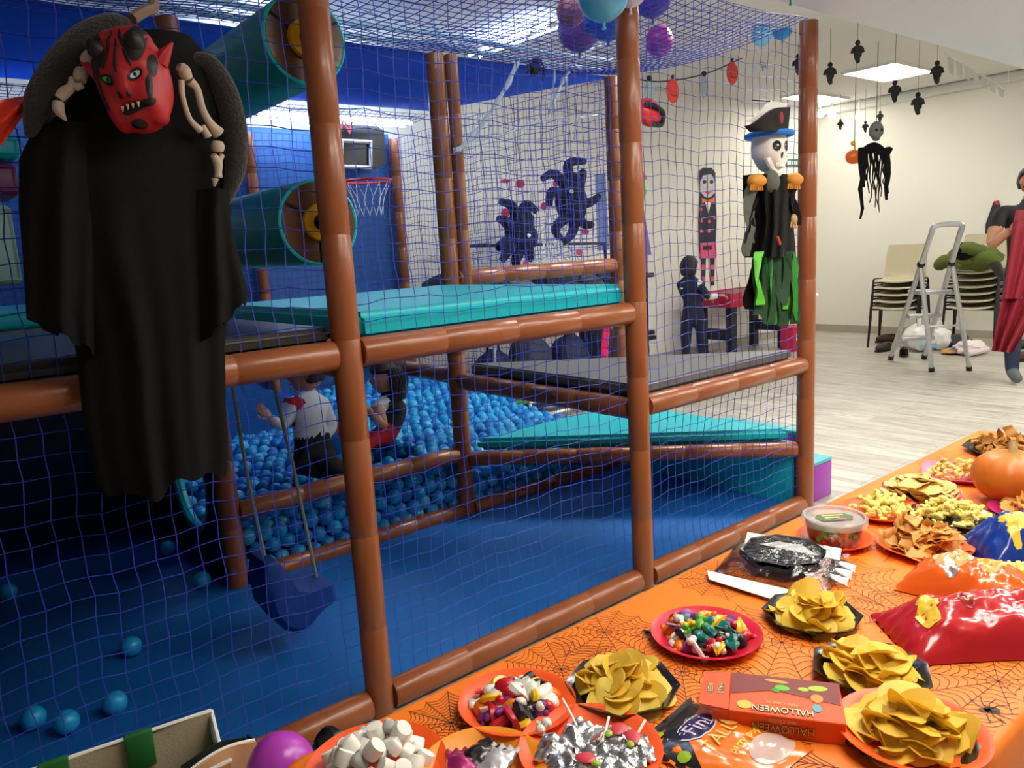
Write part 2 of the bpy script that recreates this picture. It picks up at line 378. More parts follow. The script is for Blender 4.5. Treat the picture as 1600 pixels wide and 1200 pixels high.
pad([(x1 + 0.06, y1 - 0.02), (x2 - 0.02, y0 + 0.06), (x2 - 0.02, y1 - 0.02)], 0.335, 0.395, TEAL, 'step_pad')
obj('side_panel', MB().rbox((x2 - 0.02, (y0 + y1) / 2, 0.18), (0.03, S - 0.1, 0.31), 0.008), TEAL, frame)
# panels: back of the frame, navy ones added as enclosure to keep the left bays dark
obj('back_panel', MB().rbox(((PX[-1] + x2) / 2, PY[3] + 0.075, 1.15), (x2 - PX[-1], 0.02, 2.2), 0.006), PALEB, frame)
obj('shade_panel', MB().rbox(((PX[-1] + x0) / 2, PY[2], 0.53), (S - 0.09, 0.025, 1.0), 0.006), NAVYV, frame)
obj('shade_panel', MB().rbox((PX[-1] - 0.02, (y0 + PY[2]) / 2, 0.53), (0.025, 2 * S - 0.1, 1.0), 0.006), NAVYV, frame)
# panel with a round crawl hole into the ball pit (plane X = x0)
hc = AX(300, 744, x0); HR_y, HR_z = 0.25, 0.25
b = MB(); ya, yb_, za, zb = y1 + 0.045, PY[2] - 0.045, 0.03, 1.02
N = 48; inn = []; out = []
for k in range(N):
    a = 2 * pi * k / N; dy, dz = cos(a), sin(a)
    inn.append((hc.y + HR_y * dy, hc.z + HR_z * dz))
    ts = []
    if dy > 1e-6: ts.append((yb_ - hc.y) / dy)
    if dy < -1e-6: ts.append((ya - hc.y) / dy)
    if dz > 1e-6: ts.append((zb - hc.z) / dz)
    if dz < -1e-6: ts.append((za - hc.z) / dz)
    t = min(ts); out.append((hc.y + t * dy, hc.z + t * dz))
for cy in (ya, yb_):
    for cz in (za, zb):
        k = min(range(N), key=lambda q: (out[q][0] - cy) ** 2 + (out[q][1] - cz) ** 2); out[k] = (cy, cz)
vs = [];
for xx in (x0 - 0.02, x0 + 0.02):
    vs += [(xx, y, z) for y, z in inn] + [(xx, y, z) for y, z in out]
fs = []
for k in range(N):
    q = (k + 1) % N
    fs += [(k, q, N + q, N + k), (2 * N + q, 2 * N + k, 3 * N + k, 3 * N + q), (q, k, 2 * N + k, 2 * N + q), (N + k, N + q, 3 * N + q, 3 * N + k)]
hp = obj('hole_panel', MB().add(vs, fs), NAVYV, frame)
obj('hole_rim', MB().tube([(x0, y * 0.965 + hc.y * 0.035, z * 0.965 + hc.z * 0.035) for y, z in inn], 0.024, 8, closed=True), TEAL, hp)
# roof: blue sheet over the rear bays, hung a little slack
def roofz(u, v): return 2.20 + 0.12 * v - 0.05 * sin(pi * u * 3) ** 2 * sin(pi * v) 
b = MB(); b.slab(lambda u, v: (PX[-1] + (x2 - PX[-1]) * u, y1 + 0.02 + 1.75 * v, roofz(u, v)), 28, 12, (0, 0, 0.006))
obj('roof_sheet', b, translu(mat('royal_blue_sheet', (52, 108, 204), 0.6, var=0.25, scale=3), (96, 150, 236), 0.55), frame)
b = MB()
for k, dz in ((0, 0.0), (1, 0.05)):
    b.tube([V((PX[-1] + (x2 - PX[-1]) * t / 40, y1 - 0.01, 2.235 + dz - 0.012 * abs(sin(t * pi * 3 / 40)))) for t in range(41)], 0.012, 6)
obj('roof_rope', b, mat('pale_rope', (170, 196, 200), 0.7), frame)
# ---------------- nets: real cords
def net(fn, U, W, m, name, cell=0.05, r=0.0014, sides=3):
    nu, nv = max(2, round(U / cell)), max(2, round(W / cell)); mb = MB()
    rr = random.Random(int(U * 100 + W * 10))
    ph = [rr.uniform(0, 6.28) for _ in range(6)]
    def P(i, j):
        du = 0.004 * sin(j * 0.9 + ph[0] + i * 0.11) + 0.003 * sin(j * 2.3 + ph[1] + i * 0.3)
        dv = 0.006 * sin(i * 0.8 + ph[2] + j * 0.13) + 0.003 * sin(i * 2.1 + ph[3])
        edge = min(1, min(i, nu - i) / 2) ; edgev = min(1, min(j, nv - j) / 2)
        return fn((i * cell + du * edge) / (nu * cell), (j * cell + dv * edgev) / (nv * cell))
    grid = [[V(P(i, j)) for j in range(nv + 1)] for i in range(nu + 1)]
    for i in range(nu + 1): mb.tube(grid[i], r, sides, cap=False)
    for j in range(nv + 1): mb.tube([grid[i][j] for i in range(nu + 1)], r, sides, cap=False)
    return obj(name, mb, m, frame, smooth=False, fix=False)
for i, z0_, z1_ in ((-1, 0.08, 1.03), (-1, 1.09, 2.2), (0, 0.08, 1.03), (0, 1.09, 2.2), (1, 0.08, 0.68), (1, 0.74, 2.2)):
    bul = 0.025
    net(lambda u, v, i=i, a=z0_, c=z1_: (PX[i] + 0.035 + (S - 0.07) * u, PY[0] + 0.012 + bul * sin(pi * u) * sin(pi * v), a + (c - a) * v), S - 0.07, z1_ - z0_, NETB, 'net')
net(lambda u, v: (PX[0] + 0.04 + (S - 0.08) * u, PY[1] - 0.02, 0.07 + 0.25 * v), S - 0.08, 0.25, NETB, 'net')
net(lambda u, v: (x2 + 0.0 - 0.02 * sin(pi * u), PY[1] + 0.03 + 2 * S * u, 0.1 + 2.1 * v), 2 * S, 2.1, NETB, 'net', r=0.0019)
net(lambda u, v: (PX[-1] + (x2 - PX[-1]) * u, PY[3] - 0.02, 0.1 + 2.1 * v), x2 - PX[-1], 2.1, NETB, 'net', r=0.002)
net(lambda u, v: (PX[-1] + (x2 - PX[-1]) * u, y0 + (y1 - y0) * v, 2.20 - 0.05 * sin(pi * v) + 0.015 * sin(u * 20)), x2 - PX[-1], S, NETB, 'roof_net', cell=0.045, r=0.0019)
net(lambda u, v: (PX[-1] + (x2 - PX[-1]) * u, y1 + 1.8 + (PY[3] - y1 - 1.8) * v, 2.3 - 0.03 * sin(pi * v)), x2 - PX[-1], PY[3] - y1 - 1.8, NETB, 'roof_net', r=0.0019)
net(lambda u, v: (x1 + 0.04 + (S - 0.08) * u, PY[1] + 0.0, 1.25 + 0.95 * v), S - 0.08, 0.95, NETB, 'net')
# ------------------------------------------------------------------ foam rollers across the squeeze-through
YEL = mat('yellow_vinyl', (226, 176, 30), 0.35, var=0.06)
DISC = mat('brown_disc_vinyl', (92, 56, 30), 0.35, var=0.12, scale=8, coat=0.2)
TEALD = mat('deep_teal_vinyl', (24, 142, 150), 0.32, var=0.06, scale=4, coat=0.2)
def roller(px, py, Y0, Y1, r, label):
    c = AY(px, py, Y0); t = thing('foam_roller', label, 'foam roller', (c.x, Y0, c.z), 0, 'teal rollers behind the brown post')
    L = Y1 - Y0
    M = Matrix.Rotation(-pi / 2, 3, 'X')
    obj('barrel', MB().lathe([(r * 0.96, 0.0), (r, 0.012), (r, L - 0.012), (r * 0.96, L)], 28, (0, 0, 0), M), TEALD, t, world=False)
    obj('end_disc', MB().lathe([(0.02, 0.0), (r * 0.5, -0.004), (r * 0.93, -0.004), (r * 0.955, 0.004)], 28, (0, -0.004, 0), M), DISC, t, world=False)
    obj('edge_trim', MB().tube([(r * 0.97 * cos(a * pi / 16), -0.004, r * 0.97 * sin(a * pi / 16)) for a in range(32)], 0.005, 6, closed=True), TEAL, t, world=False)
    h = obj('hub', MB().lathe([(r * 0.44, -0.006), (r * 0.42, -0.018), (r * 0.2, -0.02), (r * 0.17, -0.008)], 24, (0, -0.004, 0), M, cap=False), YEL, t, world=False)
    obj('axle', MB().lathe([(r * 0.17, -0.002), (r * 0.12, -0.03), (0.002, -0.03)], 16, (0, -0.004, 0), M), BLACKM, h, world=False)
    for k in range(3):
        a = 0.5 + k * 2.1; d = V((cos(a), 0, sin(a)))
        obj('seam', MB().tube([d * (r * 0.46) + V((0, -0.010, 0)), d * (r * 0.93) + V((0, -0.010, 0))], 0.004, 6), mat('dark_seam', (40, 26, 18), 0.6), t, world=False)
roller(497, 348, 1.97, 2.99, 0.114, 'lower teal foam roller with brown end disc and yellow hub')
roller(475, 62, 1.97, 2.99, 0.114, 'upper teal foam roller with brown end disc near the strip light')
for k, (x_, y_, c_, lb) in enumerate(((6, 236, TEAL, 'teal padded block seen left of the devil costume'), (4, 286, mat('plum_vinyl', (112, 36, 98), 0.4), 'plum purple padded block below the teal one'), (2, 385, mat('pale_teal_vinyl', (150, 190, 184), 0.45), 'tall pale grey-green padded block at the left edge'))):
    c = AY(x_, y_, 2.9); hh = (0.07, 0.10, 0.24)[k]
    t = thing('padded_block', lb, 'padded block', (c.x - 0.12, 2.9, c.z - hh / 2))
    obj('foam_body', MB().rbox((0, 0, hh / 2), (0.30, 0.22, hh), 0.02, 3), c_, t, world=False)
    obj('seam_piping', MB().tube([(-0.145, -0.112, 0.015), (0.145, -0.112, 0.015), (0.145, -0.112, hh - 0.015), (-0.145, -0.112, hh - 0.015)], 0.004, 6, closed=True), c_, t, world=False)
# teal bench pad seen behind the left bay
obj('bench_pad', MB().rbox((0.30, 3.6, 1.165), (1.0, 0.9, 0.06), 0.02, 3), TEAL, frame)

# ------------------------------------------------------------------ ball pit
BALLM = [mat('ball_sky', (24, 166, 228), 0.34, var=0.05, sss=0.05), mat('ball_azure', (14, 128, 214), 0.34, var=0.05), mat('ball_pale', (74, 192, 236), 0.34, var=0.05)]
BR = 0.034
bmeshes = [MB().ball((0, 0, 0), BR, 18, 12).mesh('ball', m_) for m_ in BALLM]
spots = []
def surf(x, y): return 0.285 + 0.05 * noise.noise(V((x * 1.7, y * 1.7, 3))) + 0.05 * sm(3.1, 4.6, y) - 0.05 * sm(2.2, 3.2, x) * (1 - sm(3.3, 4.2, y)) - 0.20 * math.exp(-((x - .95) / .32) ** 2 - ((y - 3.6) / .35) ** 2)
rb = random.Random(5); sp = 0.069; row = 0; y = y1 + 0.075
while y < PY[3] - 0.08:
    x = x0 + 0.075 + (sp / 2 if row % 2 else 0)
    while x < x2 - 0.06:
        spots.append((x + rb.uniform(-.008, .008), y + rb.uniform(-.008, .008), surf(x, y) + rb.uniform(-.014, .016), 0))
        spots.append((x + sp / 2, y + sp * .29, max(.07, surf(x, y) - 0.055), 1)); x += sp
    y += sp * .866; row += 1
z = 0.075; row = 0
while z < 0.30:
    x = x0 + 0.075 + (sp / 2 if row % 2 else 0)
    while x < x2 - 0.06:
        if z < surf(x, y1) - 0.03: spots.append((x, y1 + 0.036 + rb.uniform(-.012, .018), z + rb.uniform(-.008, .008), 0))
        x += sp
    z += sp * .88; row += 1
def depth(p): return (V(p[:3]) - CAM).dot(FW)
def pxof(p):
    v = V(p) - CAM; z_ = v.dot(FW); return 800 + F_PX * v.dot(EX) / z_, 600 + F_PX * v.dot(EY) / z_
KIDS = [(1.40, 3.25, 0.15), (1.89, 3.42, 0.15)]
spots = [s for s in spots if all((s[0] - k[0]) ** 2 + (s[1] - k[1]) ** 2 > k[2] ** 2 or s[2] < 0.24 for k in KIDS)]
top = sorted([s for s in spots if s[3] == 0 and 370 < pxof(s[:3])[0] < 985], key=depth)
one = set(top[:288])
for s in top[:288]:
    o = put('pit_ball', bmeshes[rb.choice((0, 0, 1, 2))], loc=s[:3]); tag(o, 'blue plastic ball in the heap of the ball pit', 'ball', 'balls in the ball pit')
rest = MB()
for s in spots:
    if s in one: continue
    rest.cur = rb.choice((0, 0, 1, 2)); rest.ball(s[:3], BR, 10, 7)
tag(obj('pit_balls', rest, BALLM, fix=False, ang=80), 'sea of blue plastic balls filling the rear of the ball pit', 'balls', None, 'stuff')
for px_, py_, z_, lb in ((262, 856, .064, 'blue ball alone on the dark mat below the round hole'), (316, 906, .064, 'blue ball on the dark mat close to the inner post foot'), (45, 815, .064, 'blue ball at the far left of the dark mat'), (15, 806, .064, 'blue ball at the very left edge of the dark mat'), (100, 812, .064, 'dim blue ball right of the pair at the left edge'),
                       (180, 1098, .064, 'blue ball behind the shopping bag handle'), (104, 1128, .064, 'blue ball left of the shopping bag, nearer the net'), (52, 1122, .064, 'dim blue ball at the lower left of the net'), (205, 1010, .064, 'dim blue ball in the middle of the dark mat'), (12, 925, .064, 'dim blue ball at the left edge halfway down the mat')):
    c = G(px_, py_, z_); o = put('stray_ball', bmeshes[0], loc=c); tag(o, lb, 'ball', 'stray balls on the dark mat')

# foam shapes in the pit
t = thing('foam_slide', 'bright blue foam slide wedge at the left of the ball pit', 'foam slide', tuple(G(398, 664, .33)))
pr = [(-0.30, 0), (0.34, 0), (0.34, 0.06), (0.10, 0.12), (-0.12, 0.26), (-0.22, 0.36), (-0.30, 0.36)]
obj('chute', MB().prism([(x, -0.22, z) for x, z in pr], (0, 0, 0), (0, 0.44, 0)), mat('bright_blue_vinyl', (18, 110, 226), 0.35, var=0.05), t, world=False)
for s_ in (-1, 1): obj('side_wall', MB().prism([(x, s_ * 0.24, z + (0.07 if z > 0.01 else 0)) for x, z in pr], (0, -0.02, 0), (0, 0.02, 0)), BLUEV, t, world=False)
c = AY(522, 680, 3.42)
t = thing('foam_mascot_block', 'round blue foam block with a red patch between the two children', 'foam block', (c.x, 3.42, c.z - 0.09))
obj('foam_body', MB().ball((0, 0, 0.09), (0.08, 0.06, 0.10), 18, 12, fn=lambda d: 1 + 0.04 * sin(5 * d.z)), mat('sky_vinyl', (24, 120, 206), 0.4), t, world=False)
obj('red_patch', MB().ball((0.03, -0.045, 0.11), (0.05, 0.022, 0.05), 14, 8), mat('red_vinyl', (206, 26, 44), 0.4), t, world=False)
# hanging swing seat
c = AY(460, 930, 2.40)
t = thing('swing_seat', 'dark blue foam swing seat hanging on two cords under the deck', 'swing', (c.x, 2.40, c.z))
prof = [(-.105, .165), (-.075, .172), (-.05, .12), (-.02, .05), (.03, .03), (.085, .04), (.112, .03), (.115, -.035), (.08, -.045), (.06, -.055), (.02, -.085), (-.03, -.1), (-.075, -.07), (-.112, .0), (-.12, .09)]
sw = []
for y_, k_ in ((-.09, .86), (-.075, 1), (.075, 1), (.09, .86)): sw.append([(x * k_, y_, (z - .03) * k_ + .03) for x, z in prof])
n = len(prof); vs = [p for r_ in sw for p in r_]; fs = [tuple(range(n)), tuple(range(3 * n, 4 * n))[::-1]] + [(a * n + i, a * n + (i + 1) % n, (a + 1) * n + (i + 1) % n, (a + 1) * n + i) for a in range(3) for i in range(n)]
obj('seat', MB().add(vs, fs), mat('deep_blue_foam', (6, 58, 140), 0.55, var=0.08), t, world=False)
obj('cord', MB().tube([(-.085, 0, .16), (-.11, 0, .45), (-.125, 0, 1.05 - c.z)], 0.006, 6), mat('grey_cord', (120, 128, 120), 0.7), t, world=False)
obj('cord', MB().tube([(.085, 0, .03), (.045, 0, .45), (-.005, 0, 1.05 - c.z)], 0.006, 6), MATS['grey_cord'], t, world=False)

# ------------------------------------------------------------------ people
def skin_mesh(J, bones, root):
    names = list(J); me = bpy.data.meshes.new('tmp'); me.from_pydata([tuple(J[n][0]) for n in names], [(names.index(a), names.index(b)) for a, b, _ in bones], [])
    o = bpy.data.objects.new('tmp', me); C.objects.link(o); md = o.modifiers.new('s', 'SKIN'); md.use_smooth_shade = True
    for i, n in enumerate(names):
        sv = me.skin_vertices[0].data[i]; r = J[n][1]; sv.radius = r if isinstance(r, tuple) else (r, r); sv.use_root = (n == root)
    o.modifiers.new('u', 'SUBSURF').levels = 3
    dg = bpy.context.evaluated_depsgraph_get(); r = bpy.data.meshes.new_from_object(o.evaluated_get(dg))
    vs = [v.co.copy() for v in r.vertices]; fs = [tuple(p.vertices) for p in r.polygons]
    bpy.data.objects.remove(o); bpy.data.meshes.remove(me); bpy.data.meshes.remove(r)
    mi = []
    for f in fs:
        c_ = sum((vs[i] for i in f), V()) / len(f); best = (9, 0)
        for a, b, m_ in bones:
            A, B = V(J[a][0]), V(J[b][0]); d = B - A; t_ = max(0, min(1, (c_ - A).dot(d) / d.length_squared)); q = (c_ - A - d * t_).length / ((J[a][1] if not isinstance(J[a][1], tuple) else J[a][1][0]) * (1 - t_) + (J[b][1] if not isinstance(J[b][1], tuple) else J[b][1][0]) * t_)
            if q < best[0]: best = (q, m_)
        mi.append(best[1])
    return vs, fs, mi
def frame3(f, u):
    f = V(f).normalized(); u = V(u); s = u.cross(f).normalized(); u = f.cross(s).normalized()      # s = the figure's left
    return f, s, u
def head_fn(d):                                     # local: x = left, y = forward, z = up
    k = 1.0
    k += 0.16 * math.exp(-((d.x / .13) ** 2 + ((d.z + .12) / .16) ** 2)) * (1 if d.y > 0 else 0)      # nose
    k -= 0.07 * (math.exp(-(((abs(d.x) - .36) / .15) ** 2 + ((d.z - .08) / .12) ** 2))) * (1 if d.y > 0 else 0)
    k += 0.05 * math.exp(-((d.x / .28) ** 2 + ((d.z + .82) / .2) ** 2)) * (1 if d.y > 0 else 0)       # chin
    k -= 0.10 * sm(-.2, -1, d.z) * (1 if d.y < .2 else 0)
    k -= 0.04 * math.exp(-((d.x / .25) ** 2 + ((d.z + .48) / .05) ** 2)) * (1 if d.y > 0 else 0)
    return k
def add_head(mb, c, f, u, h, mi):
    f, s, u = frame3(f, u); M = Matrix((s, f, u)).transposed(); mb.cur = mi
    mb.ball(c, (h * .36, h * .42, h * .5), 28, 20, M, head_fn)
    for k in (-1, 1): mb.ball(V(c) + s * k * h * .36 - f * h * .02 - u * h * .02, (h * .05, h * .08, h * .11), 8, 6, M)
    return M
def add_face(parent, c, f, u, h):
    f, s, u = frame3(f, u); M = Matrix((s, f, u)).transposed(); c = V(c)
    EW = mat('eye_white', (240, 238, 232), 0.25); EI = mat('eye_dark', (38, 24, 16), 0.2); LIP = mat('lip', (168, 84, 76), 0.45)
    for k in (-1, 1):
        e = obj('eye', MB().ball(c + s * k * h * .135 + f * h * .345 + u * h * .04, (h * .055, h * .04, h * .035), 10, 6, M), EW, parent)
        obj('iris', MB().ball(c + s * k * h * .135 + f * h * .378 + u * h * .04, h * .022, 8, 6), EI, e)
        obj('eyebrow', MB().tube([c + s * k * h * .07 + f * h * .385 + u * h * .115, c + s * k * h * .14 + f * h * .375 + u * h * .135, c + s * k * h * .20 + f * h * .325 + u * h * .11], h * .014, 6), HAIRD, parent)
    obj('mouth', MB().tube([c + s * k * h * .085 + f * h * (.395 - .02 * abs(k)) - u * h * (.235 + .0 * k) for k in (-1, -.5, 0, .5, 1)], [h * .008, h * .018, h * .02, h * .018, h * .008], 6), LIP, parent)
def add_hair(parent, c, f, u, h, line=0.30, back=-0.45, m=None, puff=1.10, seed=1, ys=-.1):
    f, s, u = frame3(f, u); M = Matrix((s, f, u)).transposed(); o3 = V((seed * 3.1, 0, 0))
    def fn(d):
        lim = line + 0.22 * (1 - abs(d.x)) * 0 if d.y > ys + .45 else back + (line - back) * sm(ys, ys + .45, d.y)
        k = sm(lim - .06, lim + .06, d.z)
        return 0.86 + (puff - 0.86 + 0.05 * noise.noise(d * 5 + o3)) * k
    return obj('hair', MB().ball(c, (h * .37, h * .43, h * .505), 36, 26, M, fn), m or HAIRD, parent)
def add_hand(mb, wrist, d, n, L, mi, curl=0.5, thumb=1):
    d = V(d).normalized(); n = V(n); n = (n - d * n.dot(d)).normalized(); s = d.cross(n); mb.cur = mi; wrist = V(wrist)
    M = Matrix((s, d, n)).transposed()
    mb.ball(wrist + d * L * .26, (L * .22, L * .32, L * .10), 12, 8, M)
    for k, (o_, l_) in enumerate(((-.16, .42), (-.055, .48), (.055, .45), (.15, .36))):
        p = wrist + d * L * .48 + s * o_ * L; pts = [wrist + d * L * .28 + s * o_ * L * .8, p]; a = 0
        for seg in (.42, .33, .25):
            a += curl; p = p + (d * cos(a) + n * sin(a)) * (l_ * L * seg); pts.append(p)
        mb.tube(pts, [L * .05, L * .052, L * .048, L * .042, L * .03], 7)
    q = wrist + d * L * .12 + s * thumb * -L * .16
    mb.tube([q, q + (d * .6 - s * thumb * .7) * L * .16, q + (d * 1.1 - s * thumb * .8 + n * curl * .5) * L * .24, q + (d * 1.6 - s * thumb * .7 + n * curl) * L * .28], [L * .06, L * .058, L * .05, L * .034], 7)
def person(label, base, J, bones, mats, head, heads_hair, hands=(), group=None, root='pelvis', hairkw=None):
    t = thing('person', label, 'person', base, 0, group)
    vs, fs, mi = skin_mesh(J, bones, root); mb = MB(); mb.v = vs; mb.f = fs; mb.mi = mi
    c, f, u, h = head; add_head(mb, c, f, u, h, 0)
    for hd in hands: add_hand(mb, *hd)
    body = obj('body', mb, mats, t, ang=70, fix=False)
    add_face(t, c, f, u, h)
    hr = add_hair(t, c, f, u, h, **(hairkw or {}))
    return t, body
FC = -FH                                         # towards the camera
LR = RH                                          # image right
# --- child in a white shirt kneeling in the pit, reaching left
def W(px_, py_, k=0.0, base=None):               # point at the depth plane of a base point, shifted k metres towards the camera
    d = ray(px_, py_); D = (V(base) - CAM).dot(FW) - k; return CAM + d * (D / d.dot(FW))
B1 = V((1.42, 3.30, 0.30))
w_ = lambda x, y, k=0.0: W(x, y, k, B1)
WSH = mat('white_shirt', (226, 230, 234), 0.8, var=0.05, bump=0.2, bscale=40); BLK = mat('black_trousers', (16, 16, 20), 0.8); REDC = mat('red_cloth', (200, 24, 44), 0.75)
J = dict(pelvis=(w_(492, 712), (.085, .075)), belly=(w_(490, 680), (.08, .07)), chest=(w_(484, 640), (.085, .075)), neck=(w_(480, 612), .038), headb=(w_(478, 598), .04),
         rs=(w_(458, 634, .06), .042), re=(w_(440, 668, .10), .032), rw=(w_(422, 652, .14), .024),
         ls=(w_(506, 634, -.05), .042), le=(w_(520, 668, -.06), .03), lw=(w_(500, 690, .02), .022),
         rk=(w_(470, 728, .12), .052), ra=(w_(505, 738, .06), .034), rt=(w_(530, 742, .05), .028), lk=(w_(520, 730, .10), .052), la=(w_(540, 738, -.04), .034), lt=(w_(556, 740, -.05), .028))
bones = [('pelvis', 'belly', 2), ('belly', 'chest', 1), ('chest', 'neck', 1), ('neck', 'headb', 0), ('chest', 'rs', 3), ('rs', 're', 1), ('re', 'rw', 1), ('chest', 'ls', 1), ('ls', 'le', 1), ('le', 'lw', 1), ('pelvis', 'rk', 2), ('rk', 'ra', 2), ('ra', 'rt', 2), ('pelvis', 'lk', 2), ('lk', 'la', 2), ('la', 'lt', 2)]
hc1 = w_(478, 584); fdir = (-LR * .9 + FC * .25)
person('child in white shirt with a red shoulder patch kneeling in the ball pit', (B1.x, B1.y, .2), J, bones, [SKIN, WSH, BLK, REDC], (hc1, fdir, ZU, .185), None,
       [(J['rw'][0], (J['rw'][0] - J['re'][0]), ZU + FC, .10, 0, .25, 1), (J['lw'][0], (J['lw'][0] - J['le'][0]), FC, .10, 0, .5, -1)])
# --- child with bobbed dark hair sitting in the pit
B2 = V((1.89, 3.45, 0.30)); w2 = lambda x, y, k=0.0: W(x, y, k, B2)
J = dict(pelvis=(w2(618, 672), (.085, .075)), belly=(w2(616, 650), (.075, .065)), chest=(w2(612, 630), (.075, .065)), neck=(w2(606, 616), .032), headb=(w2(603, 604), .036),
         rs=(w2(590, 636, .06), .036), re=(w2(600, 668, .12), .028), rw=(w2(582, 646, .15), .022), ls=(w2(628, 634, -.04), .036), le=(w2(600, 655, -.05), .028), lw=(w2(580, 648, .04), .02),
         rk=(w2(582, 686, .10), .045), ra=(w2(566, 702, .16), .032), rt=(w2(550, 700, .16), .026), lk=(w2(590, 690, -.08), .045), la=(w2(570, 700, -.08), .032), lt=(w2(556, 698, -.08), .026))
bones = [('pelvis', 'belly', 2), ('belly', 'chest', 2), ('chest', 'neck', 1), ('neck', 'headb', 0), ('chest', 'rs', 1), ('rs', 're', 0), ('re', 'rw', 0), ('chest', 'ls', 3), ('ls', 'le', 0), ('le', 'lw', 0), ('pelvis', 'rk', 3), ('rk', 'ra', 3), ('ra', 'rt', 2), ('pelvis', 'lk', 2), ('lk', 'la', 2), ('la', 'lt', 2)]
hc2 = w2(600, 590)
t2, b2 = person('child with bobbed dark hair in black and red sitting in the ball pit', (B2.x, B2.y, .2), J, bones, [SKIN, WSH, BLK, REDC], (hc2, -LR * .85 + FC * .45, ZU, .17), None,
       [(J['rw'][0], -LR + ZU * .8, FC, .085, 0, .6, 1), (J['lw'][0], -LR + ZU * .8, FC, .085, 0, .6, -1)], hairkw=dict(line=.35, back=-.9, puff=1.14, seed=4, ys=-.5))
mb = MB()
for k in range(9):
    a = -0.9 + k * .24; d = LR * cos(a) * .07 + FC * -sin(a) * .06 * -1
    mb.tube([hc2 + LR * .015 + d * .8 + ZU * .05, hc2 + LR * .02 + d * 1.15 - ZU * .02, hc2 + LR * .015 + d * 1.1 - ZU * .115], [.022, .028, .012], 6)
obj('hair_bob', mb, HAIRD, t2)
# ------------------------------------------------------------------ devil costume hung outside the net
YC = 1.80
c0 = AY(205, 765, YC)
cos_t = thing('devil_costume', 'black gown with red horned devil mask and printed arm bones hung on the net', 'costume', (c0.x, YC, c0.z))
GR = [(40, 170, 262), (60, 150, 300), (100, 108, 335), (160, 66, 358), (220, 46, 368), (300, 44, 362), (400, 62, 360), (470, 92, 356), (540, 118, 350), (640, 128, 352), (700, 137, 356), (740, 146, 353), (770, 156, 350)]
def hem(u): return 768 - 30 * sm(.42, .60, u) + 4 * sin(u * 21)
def gown_y(u, v):
    return -(0.075 * sin(pi * min(1, max(0, u))) ** .7 + (0.002 + 0.006 * sm(.25, .8, v)) * (sin(u * 19 + 1.5 * v) + .5 * sin(u * 33 + 2)) * sm(0.1, .5, v))
def gown(u, v):
    py_ = 60 + (hem(u) - 60) * v; xl, xr = interp(GR, py_); p = AY(xl + (xr - xl) * u, py_, YC); p.y += gown_y(u, v); return p
obj('gown', MB().slab(gown, 70, 40, (0, 0.012, 0)), BLACK, cos_t)
def gy(px_, py_):                                     # Y of the gown front at a pixel
    xl, xr = interp(GR, py_); u = (px_ - xl) / (xr - xl); v = (py_ - 60) / (hem(u) - 60); return YC + gown_y(u, max(0, v))
def sleeve(rows, h0, h1, y_top, dy):
    def fn(u, v):
        he = h0 + (h1 - h0) * u + (6 if int(u * 5.99) % 2 else -2); py_ = y_top + (he - y_top) * v; xl, xr = interp(rows, py_)
        p = AY(xl + (xr - xl) * u, py_, YC); p.y += dy - (0.004 + .007 * v) * sin(u * 15 + v * 2) - 0.05 * sin(pi * u); return p
    obj('sleeve', MB().slab(fn, 36, 24, (0, 0.01, 0)), BLACK, cos_t, ang=70)
sleeve([(150, 78, 150), (250, 27, 150), (320, 26, 150), (400, 32, 150), (500, 38, 148), (560, 70, 146)], 500, 552, 200, -0.03)
sleeve([(190, 300, 366), (260, 290, 352), (340, 282, 352), (400, 276, 366), (460, 276, 384), (520, 280, 384)], 545, 458, 300, -0.03)
CHAR = mat('charcoal_fur', (40, 38, 35), 0.95, var=0.3, scale=60, bump=0.6, bscale=160, sheen=0.3)
def band(pp, rr):
    P = [AY(x, y, YC - 0.035) for x, y in pp]; P = spline(P, 5); n = len(P)
    rad = [interp([(i / (len(rr) - 1), r_) for i, r_ in enumerate(rr)], k / (n - 1))[0] for k in range(n)]
    obj('hood_edge', MB().tube(P, rad, 12), CHAR, cos_t)
band([(204, 44), (180, 42), (140, 64), (100, 108), (66, 160), (48, 214)], [.012, .028, .036, .038, .032, .010])
band([(288, 96), (322, 98), (350, 140), (366, 200), (368, 262), (352, 318)], [.010, .022, .028, .028, .024, .010])
obj('hanger_hook', MB().tube(spline([AY(206, 30, YC - .02), AY(225, 18, YC), AY(240, 10, YC + .03), AY(236, -30, YC + .05)], 4), 0.012, 8), mat('hook_beige', (150, 122, 104), .6), cos_t)
